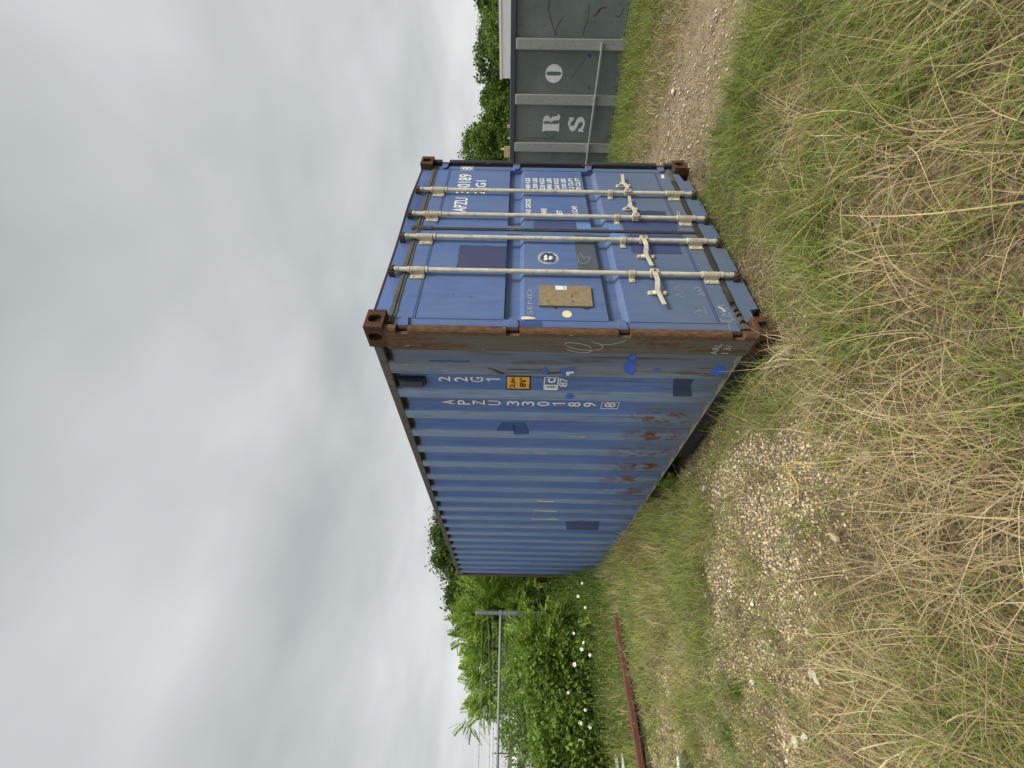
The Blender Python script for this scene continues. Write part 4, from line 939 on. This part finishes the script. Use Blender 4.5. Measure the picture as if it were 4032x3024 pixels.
# long dry stalks in the foreground, in leaning tufts
xy, a_, idx, k = tufted(32000, 14, lambda x, y, u, v: w_dry(x, y, u, v)*np.where(u < 0, 1, .55), (.35, 3.0), 1.55, .8, .07)
n = len(xy); u, v = uv_of(xy[:, 0], xy[:, 1])
dk = 1-.45*((xy[:, 1] > -.45) & (xy[:, 0] > -.1))
blades('dry_grass', xy, rng.uniform(.05, .27, n)*rng.uniform(.55, 1.3, k)[idx]*np.clip(1.12-.1*v, .6, 1)*dk, fan(a_, idx, k, VA+.45, .75, .55, .12, .62, .45), rng.uniform(.0022, .0050, n)*np.where(rng.random(n) < .13, 1.6, 1)*rng.uniform(.8, 1.3, k)[idx], tcol(STRAW, [5, 4.5, 3.2, 3, 1.2], idx, k, .22), 'long dry straw-coloured grass lying over in the foreground', 'grass', droop=.8, rows=6, kinkp=.45)
# matted short dry litter
xy = scatter(230000, lambda x, y, u, v: np.clip(w_dry(x, y, u, v)*1.0+.25*(1-zones(x, y)[0])*(1-zones(x, y)[1])*(v < 2.8)+.18*sm(v, 6, 2)*(1-zones(x, y)[1]*.55)*(1-zones(x, y)[0]*.8), 0, 1), (.3, 6.0), 1.5, .75); n = len(xy)
a_ = rng.uniform(0, 6.28, n); l_ = rng.uniform(.03, .17, n)
blades('dry_litter', xy, rng.uniform(.004, .06, n), np.stack([np.cos(a_)*l_, np.sin(a_)*l_], 1), rng.uniform(.002, .0046, n), pick(n, STRAW+OLIVE, [2, 4, 1.5, 6, 6, 2, 3, 1], .25), 'matted dry grass litter covering the soil', 'grass', droop=.5, rows=3)
# green grass mixed in
def w_green(x, y, u, v):
    g, r, c_, s, fa, *_ = zones(x, y); q = sm(fb2(x, y, .42, 52), .40, .56); right = sm(u+.12*v, -.35, .35)
    cor = np.exp(-((u+1.25)**2+(v-1.30)**2)/.10)
    near_ = (.13+.87*q)*(.09+.66*right)*1.15*sm(v, 3.6, 2.8)*(1-r)*(1-g)
    dump = sm(x, 3.9, 5.0)*sm(x, 6.5, 6.2)*1.0
    return np.clip(near_*(1-.45*((y > -.3) & (x > -.3) & (x < 1.3)))*(1-.9*sm(x, 1.9, 2.2)*(x < 3.2)*(y > -.5))+cor+.6*s*(x < 0)+dump+.45*c_, 0, 1)
GW = [3.5, 4, 3, 2, 3.5, 3, 3]
xy, a_, idx, k = tufted(190000, 14, w_green, (.35, 4.2), 1.5, .9, .04)
n = len(xy); u, v = uv_of(xy[:, 0], xy[:, 1])
dk = 1-.60*((xy[:, 1] > -.42) & (xy[:, 0] > -.25))*(xy[:, 1] < .1)
blades('green_grass', xy, rng.uniform(.04, .24, n)*rng.uniform(.5, 1.3, k)[idx]*dk, fan(a_, idx, k, VA+.3, 1.2, .25, .03, .26)*dk[:, None], rng.uniform(.0028, .0058, n)*rng.uniform(.8, 1.3, k)[idx], tcol(GREEN+OLIVE, GW, idx, k), 'fresh green grass in tufts between the dry stalks', 'grass', droop=.5, rows=5, kinkp=.25)
xy, a_, idx, k = tufted(90000, 10, lambda x, y, u, v: np.clip(w_green(x, y, u, v)*sm(x, 4.2, 4.9)*1.2+.18*sm(x, 3.4, 4.0)*(x < 6), 0, 1), (3.5, 9.5), (.25, 1.05), 1.0, .06)
n = len(xy)
blades('verge_grass', xy, rng.uniform(.04, .20, n)*(.45+.45*sm(xy[:, 0], 4.2, 5.2)), fan(a_, idx, k, VA, 2, .2, .03, .16), rng.uniform(.004, .008, n), tcol([(.20, .28, .05), (.15, .22, .04), (.28, .33, .08)]+OLIVE, [4, 4, 3, 2, 1.5, 2], idx, k), 'bright green grass verge along the foot of the dumpster', 'grass', droop=.5, rows=4)
# fine olive/green cover left of the container and on the gravel strip
def w_left(x, y, u, v):
    g, r, c_, s, fa, *_ , n, n2 = zones(x, y); wall = sm(x, -.42, -.1)*(x < 0)*sm(y, 1.7, 2.2)-.75*sm(x, -.45, -.15)*sm(y, 1.9, 1.5)
    return np.clip((1-.95*((x < -2.05) & (y > 3.0) & (y < 3.5)))*(x < 0)*((1-g)*sm(v, 2.2, 2.7)*.75+s*.8+fa+wall*.7+.10+.40*(1-g)+.35*sm(fb2(x, y, .3, 88), .52, .66)), 0, 1)*(v > 2.1)*(y < 7)
xy, a_, idx, k = tufted(230000, 10, w_left, (2.1, 9), (-1.02, .12), 1.0, .05); n = len(xy); u, v = uv_of(xy[:, 0], xy[:, 1]); zz = zones(xy[:, 0], xy[:, 1])
hl = rng.uniform(.03, .13, n)*(.50+1.0*zz[4])*(1-.45*sm(xy[:, 1], 3.6, 4.1)*(xy[:, 0] < -.75)*(xy[:, 1] < 4.9))*(1+.9*sm(xy[:, 1], 4.9, 5.4)*sm(xy[:, 0], -.4, -.7))*(1+.2*sm(xy[:, 0], -.35, -.1)*sm(xy[:, 1], 1.8, 2.5))*(1-.6*sm(xy[:, 0], -.4, -.1)*sm(xy[:, 1], 2.0, 1.6))
lc = tcol(GREEN+OLIVE+STRAW[:3]+[(.16, .12, .075)], [1.6, 2.2, 2, 2, 6, 4, 5, 2.4, 2.4, 1.4, 3.2], idx, k, .3, .62); hl = hl*rng.uniform(.4, 1.55, k)[idx]; fg = sm(fb2(xy[:, 0], xy[:, 1], .6, 91), .50, .64)[:, None]; lc = np.clip((lc*(1-fg*.35)+fg*.35*np.array([[.20, .30, .055]]))*1.22, 0, 1)
blades('low_weeds', xy, hl, fan(a_, idx, k, VA, 3, .2, .02, .11), rng.uniform(.003, .0065, n)*rng.uniform(.7, 1.5, k)[idx]*np.clip(v/3.5, .8, 1.9), lc, 'low olive and green weeds beside the container and round the gravel', 'weeds', droop=.5, rows=3)
# dead wiry stems and tufts standing in the low weeds
xy, a_, idx, k = tufted(26000, 12, lambda x, y, u, v: np.clip(w_left(x, y, u, v)*(.35+.9*sm(fb2(x, y, .35, 17), .45, .62))*(y < 4.7), 0, 1), (2.1, 7), (-1.02, .12), 1.0, .035); n = len(xy)
blades('wiry_weeds', xy, rng.uniform(.05, .24, n)*rng.uniform(.4, 1.2, k)[idx]*(1-.5*sm(xy[:, 1], 1.9, 1.4)), fan(a_, idx, k, VA, 3, .3, .03, .24), rng.uniform(.003, .007, n), tcol([(.16, .12, .075), (.30, .25, .15), (.46, .38, .22), (.22, .23, .10), (.10, .14, .035), (.26, .34, .07)], [3, 3, 2, 3, 2, 2], idx, k, .2, .75), 'wiry dead stems and taller tufts standing in the low weeds by the container', 'weeds', droop=.6, rows=5, kinkp=.5)
# sparse blades on the road
xy = scatter(60000, lambda x, y, u, v: np.clip(.30*zones(x, y)[1]*sm(fb2(x, y, .5, 33), .35, .6)+.75*sm(x, 3.4, 3.9)*sm(x, 5.2, 4.4), 0, 1)*(y < 2.3), (2.6, 8.5), (.2, 1.0), 1.0); n = len(xy); a_ = rng.uniform(0, 6.28, n); l_ = rng.uniform(.02, .12, n)
blades('roadside_grass', xy, rng.uniform(.02, .10, n), np.stack([np.cos(a_)*l_, np.sin(a_)*l_], 1), rng.uniform(.004, .007, n), pick(n, STRAW+OLIVE+GREEN[:2], [3, 3, 2, 2, 1, 2, 2, 1, 2, 1]), 'thin dry and green grass along the dirt track', 'grass', droop=.5, rows=3)

def leafquads(Cn, size, nrm_jit=1.0, aspect=.55):
    n = len(Cn); a = rng.normal(size=(n, 3)); a /= np.linalg.norm(a, axis=1)[:, None]; b = rng.normal(size=(n, 3)); b -= a*(a*b).sum(1)[:, None]; b /= np.linalg.norm(b, axis=1)[:, None]
    s = size[:, None] if hasattr(size, '__len__') else size
    V = np.stack([Cn-a*s*.5, Cn+b*s*.5*aspect, Cn+a*s*.5, Cn-b*s*.5*aspect], 1).reshape(-1, 3)
    return V, np.arange(n*4).reshape(n, 4)
# clover-like broad leaves between the track and the container
xy = scatter(36000, lambda x, y, u, v: np.clip(zones(x, y)[2]*1.1+.12*sm(x, 4.3, 5)*(x < 6.2), 0, 1), (1.4, 8), 1.0, 1.0); n = len(xy)
Cn = np.c_[xy, hgt(xy[:, 0], xy[:, 1])+rng.uniform(.01, .11, n)]; V, F = leafquads(Cn, rng.uniform(.012, .026, n), aspect=.8)
tag(arr_mesh('clover', V, F, M['leafcol'], np.repeat(pick(n, [(.09, .17, .03), (.13, .21, .045), (.06, .12, .025), (.16, .22, .06)], [3, 3, 2, 1]), 4, 0)), 'low clover-like broadleaf ground cover beside the dirt track', 'ground cover', None, 'stuff')

# pebbles
def pebbles(name, xy, r0, r1, cols, wts, lab):
    n = len(xy); r = r0+(r1-r0)*rng.random(n)**2.2; zb = hgt(xy[:, 0], xy[:, 1]); base = np.array([(1, 0, 0), (0, 1, 0), (-1, 0, 0), (0, -1, 0), (0, 0, .62), (0, 0, -.5)], float)
    a = rng.uniform(0, 6.28, n); ca, sa = np.cos(a), np.sin(a); sc_ = rng.uniform(.7, 1.3, (n, 6, 1)); el = rng.uniform(.6, 1, n)
    Bv = base[None]*sc_*r[:, None, None]; Bv[:, :, 1] *= el[:, None]
    X = Bv[:, :, 0]*ca[:, None]-Bv[:, :, 1]*sa[:, None]; Y = Bv[:, :, 0]*sa[:, None]+Bv[:, :, 1]*ca[:, None]
    V = np.stack([X+xy[:, :1], Y+xy[:, 1:], Bv[:, :, 2]+zb[:, None]+r[:, None]*.25], 2).reshape(-1, 3)
    f = np.array([(0, 1, 4), (1, 2, 4), (2, 3, 4), (3, 0, 4), (1, 0, 5), (2, 1, 5), (3, 2, 5), (0, 3, 5)]); F = (np.arange(n)[:, None, None]*6+f[None]).reshape(-1, 3)
    return tag(arr_mesh(name, V, F, M['pebcol'], np.repeat(pick(n, cols, wts, .2), 6, 0)), lab, 'gravel', None, 'stuff')
PC = [(.60, .49, .30), (.70, .60, .41), (.49, .38, .23), (.34, .27, .17), (.74, .66, .49)]
xy = scatter(95000, lambda x, y, u, v: np.clip(zones(x, y)[0]*1.15+.07*(x < .1)*sm(v, 1.2, 2.4), 0, 1), (1.6, 5.6), (-1.02, .2), 1.0); pebbles('gravel', xy, .0035, .014, PC, [4, 1.8, 4, 3.5, .6], 'pale angular gravel on the ground left of the container')
xy = scatter(26000, lambda x, y, u, v: .42*zones(x, y)[1]*sm(fb2(x, y, .5, 15), .42, .62), (2.6, 7), (.2, 1.0), 1.0); pebbles('road_gravel', xy, .005, .022, [(.50, .41, .30), (.58, .52, .42), (.36, .27, .18), (.28, .22, .16)], [4, 1.5, 3, 3], 'pinkish stones pressed into the dirt track right of the container')

# ================================================================= TREES AND SHRUBS
def tree(name, label, cat, base, blobs, nleaf, lsize, cols, wts, trunk_h, tr=.08, clump=.28, group=None, nclump=None, fill=.5):
    base = Vector(base); o = empty(name, base, label, cat, group); Cs = []; tot = sum(b[3]*b[4]*b[5] for b in blobs)
    mb = MB(); top = base+Vector((.05, 0, trunk_h)); mb.tube([base-Vector((0, 0, .05)), base+Vector((.04, .03, trunk_h*.5)), top], [tr, tr*.8, tr*.6], 8)
    for bx, by, bz, rx, ry, rz in blobs:
        c0 = np.array([base.x+bx, base.y+by, bz]); nn = max(1, int(nleaf*rx*ry*rz/tot)); k = max(4, int((nclump or 60)*rx*ry*rz/tot))
        d = rng.normal(size=(k, 3)); d /= np.linalg.norm(d, axis=1)[:, None]; rad = fill+(1-fill)*rng.random(k)**.6
        cc = c0+d*rad[:, None]*np.array([rx, ry, rz]); idx = rng.integers(0, k, nn)
        pts = cc[idx]+rng.normal(size=(nn, 3))*clump*np.array([1, 1, .75])*rng.uniform(.5, 1.2, (k, 1))[idx]; Cs.append((pts, idx, k))
        for q in range(min(k, 7)): mb.tube([top-Vector((0, 0, trunk_h*.2)), (top+Vector(cc[q]))/2+Vector((0, 0, .1)), Vector(cc[q])], [tr*.4, tr*.25, tr*.1], 5)
    mb.build('trunk', M['bark'], o)
    pts = np.concatenate([c_[0] for c_ in Cs]); pts = pts[pts[:, 2] > .05]; n = len(pts)
    V, F = leafquads(pts, rng.uniform(.35, 1.6, n)*lsize, aspect=.55)
    arr_mesh('crown', V, F, M['leafcol'], np.repeat(pick(n, cols, wts, .2), 4, 0), o); return o
DK = [(.060, .110, .022), (.090, .150, .030), (.13, .19, .045), (.040, .070, .018)]
MD = [(.14, .22, .035), (.10, .17, .03), (.19, .27, .05), (.07, .12, .022)]
# behind the container on the left
p_ = UV(-6.7, 18); tree('dark_tree', 'dark dense tree showing above the rear end of the blue container', 'tree', p_, [(0, 0, 3.95, 1.45, 1.35, 1.20), (-.9, .6, 3.5, 1.2, 1.1, 1.0), (.9, -.5, 3.6, 1.1, 1, 1.0), (0, 0, 2.5, 1.7, 1.5, 1.3)], 70000, .14, DK, [3, 3, 2, 2], 2.4, .14, .22, nclump=330, fill=.3)
p_ = UV(-8.4, 17); tree('dark_tree', 'dark green tree behind the bright leafy tree and the corner fence post', 'tree', p_, [(0, 0, 3.1, 1.3, 1.2, 1.1), (-.6, -.2, 2.2, 1.3, 1.3, 1.2)], 50000, .14, DK, [3, 3, 2, 2], 2.0, .12, .22, nclump=260, fill=.3)
# tree line on the right
RT = [(14.2, 25, 4.75, 1.6, MD, 'bright green leafy tree just right of the container top'), (16.3, 25.5, 3.5, 1.35, MD, 'low bright green tree between the container and the white building'), (17.9, 26, 3.75, 1.25, [(.075, .125, .028)]+MD[:2], 'rounded mid-green tree at the left end of the white building'),
      (20.3, 25, 4.35, 1.9, DK+[(.09, .13, .03)], 'large dark tree rising behind the white building'), (19.6, 22.5, 3.5, 1.5, MD, 'yellow-green bushy tree standing in front of the large dark tree'), (22.0, 23, 3.9, 1.5, DK+[(.08, .12, .03)], 'dark tree behind the right part of the white building'), (23.6, 24, 4.3, 1.3, DK+[(.09, .12, .03)], 'thin-topped dark tree nearest the right edge'), (12.0, 26, 3.8, 1.5, MD, 'green tree mostly hidden behind the container')]
for u_, v_, top_, r_, cc_, lb in RT[:7]:
    r_ *= 1.15; top_ += .28
    p_ = UV(u_, v_); k = top_-r_*.8
    tree('leafy_tree', lb, 'tree', p_, [(0, 0, k, r_, r_, r_*.75), (r_*.5, -.2, k-.7, r_*.8, r_*.8, r_*.7), (-r_*.5, .2, k-.9, r_*.85, r_*.85, r_*.7), (0, 0, 1.9, r_*1.4, r_*.9, 1.4)], 46000, .15, cc_, [1]*len(cc_), 2.2, .12, .20, group='tree line on the right', nclump=420, fill=.35)

# bright tree with feathery compound leaves
def fronds(P0, D, n_leaf=9, L0=.30, ls=.07):
    ls = ls*.86; n = len(P0); D = D/np.linalg.norm(D, axis=1)[:, None]; side = np.cross(D, rng.normal(size=(n, 3))*.5+np.array([0, 0, 1.])); side /= np.linalg.norm(side, axis=1)[:, None]+1e-9
    V = []; sc_ = rng.uniform(.7, 1.25, n)[:, None]
    for k in range(n_leaf):
        q = (k+1)/n_leaf; c0 = P0+D*(L0*q)*sc_+np.array([0, 0, -.22*L0])*q*q
        for sg in (-1, 1):
            dr = side*sg*.9+D*.5+np.array([0, 0, -.25]); dr /= np.linalg.norm(dr, axis=1)[:, None]; s = ls*sc_*(1-.35*abs(q-.45)); wv = np.cross(dr, np.cross(D, side)); wv /= np.linalg.norm(wv, axis=1)[:, None]+1e-9
            wv = wv*.75+D*.3
            V.append(np.stack([c0, c0+dr*s*.5+wv*s*.31, c0+dr*s, c0+dr*s*.5-wv*s*.31], 1))
    V = np.concatenate(V, 0); return V
def feathery(label, base, blobs, nf, parent_trunk, cols, wts, group=None, L0=.26, ls=.075):
    base = Vector(base); o = empty('feathery_tree', base, label, 'tree', group); mb = MB(); Vs = []
    tot = sum(b[3]*b[4]*b[5] for b in blobs)
    for bi, (bx, by, bz, rx, ry, rz) in enumerate(blobs):
        c0 = np.array([base.x+bx, base.y+by, bz]); nn = max(6, int(nf*rx*ry*rz/tot)); k = max(3, nn//20)
        d = rng.normal(size=(k, 3)); d /= np.linalg.norm(d, axis=1)[:, None]; cc = c0+d*(.35+.65*rng.random(k)**.5)[:, None]*np.array([rx, ry, rz])
        idx = rng.integers(0, k, nn); P0 = cc[idx]+rng.normal(size=(nn, 3))*.10; D = (P0-c0)/np.array([rx, ry, rz])+rng.normal(size=(nn, 3))*.5+np.array([0, 0, .25]); Vs.append(fronds(P0, D, 8, L0, ls))
        mb.tube([base+Vector((0, 0, .0)), (base+Vector((bx*.4, by*.4, bz*.55))), Vector(c0)], [.022, .014, .006], 6)
        for q in range(min(k, 9)): mb.tube([Vector(c0)+Vector((0, 0, -.3*rz)), Vector(cc[q])], [.010, .004], 5)
    mb.build('trunk', M['bark'], o)
    V = np.concatenate(Vs, 0); n = len(V); F = np.arange(n*4).reshape(n, 4)
    arr_mesh('crown', V.reshape(-1, 3), F, M['leafcol'], np.repeat(pick(n, cols, wts, .18), 4, 0), o); return o
BR = [(.20, .32, .050), (.28, .40, .065), (.12, .21, .035), (.36, .46, .10)]
p_ = UV(-4.3, 8.0); feathery('bright yellow-green feathery tree at the rear corner of the container', p_, [(0, 0, 1.75, .62, .6, .70), (-.30, .25, 2.25, .42, .4, .35), (.05, -.3, 1.2, .55, .5, .5), (-.5, .3, 1.5, .5, .5, .5)], 2300, 0, BR, [4, 4, 3, 2])
p_ = UV(-5.5, 8.6); feathery('bright green feathery tree spreading behind the barbed wire', p_, [(0, 0, 2.05, .60, .6, .45), (-.55, .45, 2.0, .50, .5, .40), (.1, -.1, 1.5, .65, .6, .5), (-.9, .75, 2.1, .35, .35, .28), (-1.15, .95, 2.42, .22, .2, .12)], 2300, 0, BR, [4, 3, 4, 2])
p_ = UV(-4.25, 6.7); feathery('young feathery sapling hanging in front of the corner fence post', p_, [(0, -.05, 1.08, .40, .32, .38), (-.35, .0, 1.22, .28, .25, .20), (.15, -.05, .75, .42, .3, .35), (-.35, .1, .85, .36, .3, .30)], 1300, 0, BR, [4, 3, 3, 3], L0=.26)
# shrubs behind the beam and through the fence
LG = [(.20, .31, .05), (.26, .37, .07), (.15, .24, .04), (.10, .17, .03)]
SHR = [(-1.35, 6.75, .95, .62, 1.80, LG, 'light green shrub growing up behind the fence beside its corner post'), (-2.0, 6.9, .95, .60, 1.72, LG, 'light green shrub behind the middle of the fence rail'), (-1.0, 6.5, .95, .50, 1.45, MD, 'dense green shrub under the chain link fence near its corner post'), (-1.45, 5.72, 1.0, .6, 1.42, LG, 'dull green shrub filling the middle of the chain link fence'), (-2.15, 5.75, .9, .6, 1.32, LG, 'leafy shrub at the fence just beside the mesh that shows sky'),
       (-2.85, 5.72, .72, .6, 1.28, MD, 'low green shrub under the open chain link mesh at the left edge'), (-.1, 6.9, .8, .5, 1.3, MD, 'shrub tucked behind the rear corner post of the container'), (-3.6, 5.72, .75, .6, 1.2, MD, 'leafy shrub at the far left of the fence')]
for x_, y_, zc_, r_, top_, cc_, lb in SHR:
    r_ *= .85
    tree('shrub', lb, 'shrub', (x_, y_, 0), [(0, 0, top_-r_*.55, r_*.9, r_*.8, r_*.6), (r_*.3, -.05, .75, r_*1.0, r_*.6, .42), (-r_*.35, .1, .7, r_, r_*.6, .40)], 15000, .052, cc_, [1]*len(cc_), .6, .02, .11, group='shrubs along the chain link fence', nclump=130, fill=.3)
# tall weeds between the beam and the fence (one mass)
def w_tall(x, y, u, v): q = (x < .3)*(x > -5)*sm(y, 4.86, 5.1)*sm(y, 6.6, 6.3); q2 = (x < -.1)*sm(y, 4.0, 4.7)*.35*(x > -2)*sm(x, -1.6, -1.0); return np.clip(q+q2, 0, 1)*(1-.93*((x < -2.15) & (y > 4.85) & (y < 5.7)))
xy = scatter(110000, w_tall, (4.0, 9.5), (-1.02, .05), 1.0); n = len(xy); hh = (.14+.80*sm(xy[:, 1], 4.85, 5.9))*rng.uniform(.35, 1, n)*(.7+.6*fb2(xy[:, 0], xy[:, 1], .6, 44)); a_ = rng.uniform(0, 6.28, n); l_ = rng.uniform(.02, .22, n)*hh*1.6
blades('tall_weeds', xy, hh, np.stack([np.cos(a_)*l_, np.sin(a_)*l_], 1), rng.uniform(.005, .010, n), pick(n, [(.13, .22, .04), (.17, .27, .05), (.10, .17, .03), (.24, .32, .08), (.30, .29, .13)], [4, 4, 3, 3, 1.5]), 'tall green weeds between the rusty beam and the fence', 'weeds', droop=.3, rows=4)
n = 55000; xy = scatter(n*2, w_tall, (4.0, 9.5), (-1.02, .05), 1.0); n = len(xy); hh = (.14+.80*sm(xy[:, 1], 4.85, 5.9))*rng.uniform(.3, 1, n)*(.7+.6*fb2(xy[:, 0], xy[:, 1], .6, 44))
V, F = leafquads(np.c_[xy, hh], rng.uniform(.025, .055, n), aspect=.35); tag(arr_mesh('weed_leaves', V, F, M['leafcol'], np.repeat(pick(n, [(.17, .28, .045), (.23, .34, .07), (.11, .19, .035), (.30, .33, .12)], [3, 3, 2, 1.2]), 4, 0)), 'small leaves of the weeds between the beam and the fence', 'weeds', None, 'stuff')
# small green weed by the forklift pocket
def weed(label, x, y, r, h_, n, cols, ls=.028):
    z = hgt(np.array([x]), np.array([y]))[0]; o = empty('weed', (x, y, z), label, 'weed'); mb = MB(); pts = []
    for k in range(9):
        a = random.uniform(0, 6.28); q = r*random.uniform(.2, 1); e_ = Vector((x+q*math.cos(a), y+q*math.sin(a), z+h_*random.uniform(.5, 1))); mb.tube([(x, y, z), (Vector((x, y, z))+e_)/2+Vector((0, 0, .02)), e_], [.003, .002, .001], 4)
        m_ = n//9; q = rng.random(m_); pts.append(np.array([x, y, z])+(np.array(e_)-np.array([x, y, z]))*q[:, None]+rng.normal(size=(m_, 3))*.022)
    mb.build('stem', M['stem'], o); P_ = np.concatenate(pts); V, F = leafquads(P_, rng.uniform(.6, 1.2, len(P_))*ls, aspect=.45); arr_mesh('foliage', V, F, M['leafcol'], np.repeat(pick(len(P_), cols, [1]*len(cols)), 4, 0), o)
weed('fresh green weed against the container wall by the black forklift pocket', -.07, 1.98, .16, .20, 900, MD)
weed('small bright green weed growing in the gravel at the lower left', -1.72, 1.85, .14, .09, 500, MD, .022)
weed('second small green weed in the gravel, nearer the bottom edge', -1.98, 2.15, .16, .07, 400, MD, .022)

# flowers
FR = [(-.42, 4.55, .61), (-.57, 4.63, .67), (-.71, 4.7, .57), (-1.0, 4.85, .73), (-1.11, 4.91, .6), (-1.17, 4.94, .63), (-1.24, 4.98, .51), (-1.35, 5.03, .73), (-1.66, 5.19, .82), (-1.83, 5.28, .59), (-1.97, 5.35, .66), (-2.01, 5.36, .53), (-2.16, 5.44, .67), (-1.3, 5.01, .9), (-1.56, 5.14, .96), (-1.47, 5.1, .28)]
ORD = 'first second third fourth fifth sixth seventh eighth ninth tenth eleventh twelfth thirteenth'.split()
def flower(x, y, z, r, face, i=0):
    r *= .85
    o = empty('white_flower', (x, y, .0), 'white wildflower among the green weeds, ' + ORD[i] + ' counting from the container corner towards the left edge', 'flower', 'white wildflowers among the weeds')
    mb = MB(); mb.tube([(x+.03, y+.02, 0), (x+.01, y+.01, z*.6), (x, y, z)], .0022, 5); mb.build('stem', M['stem'], o)
    c0 = Vector((x, y, z)); f = face.normalized(); a = f.cross(Vector((0, 0, 1))).normalized(); b = a.cross(f)
    for k in range(5):
        an = 2*math.pi*k/5+random.random()*.3; d = a*math.cos(an)+b*math.sin(an); s = d.cross(f); mb = MB()
        mb.prism([c0+d*.004, c0+d*r*.45+s*r*.34+f*.004, c0+d*r*.9+s*r*.30+f*.010, c0+d*r+f*.012, c0+d*r*.9-s*r*.30+f*.010, c0+d*r*.45-s*r*.34+f*.004], f*.0012); mb.build('petal', M['petal'], o, recalc=False)
    mb = MB(); mb.tube([c0, c0+f*.010], .005, 6); mb.build('centre', M['pistil'], o)
for i, (x_, y_, z_) in enumerate(FR[:13]): flower(x_, y_, z_, .022+.006*random.random() if i not in (5, 7, 10, 11, 12) else .034, Vector((random.uniform(-1, .6), -1, random.uniform(.1, 1.2))), i)
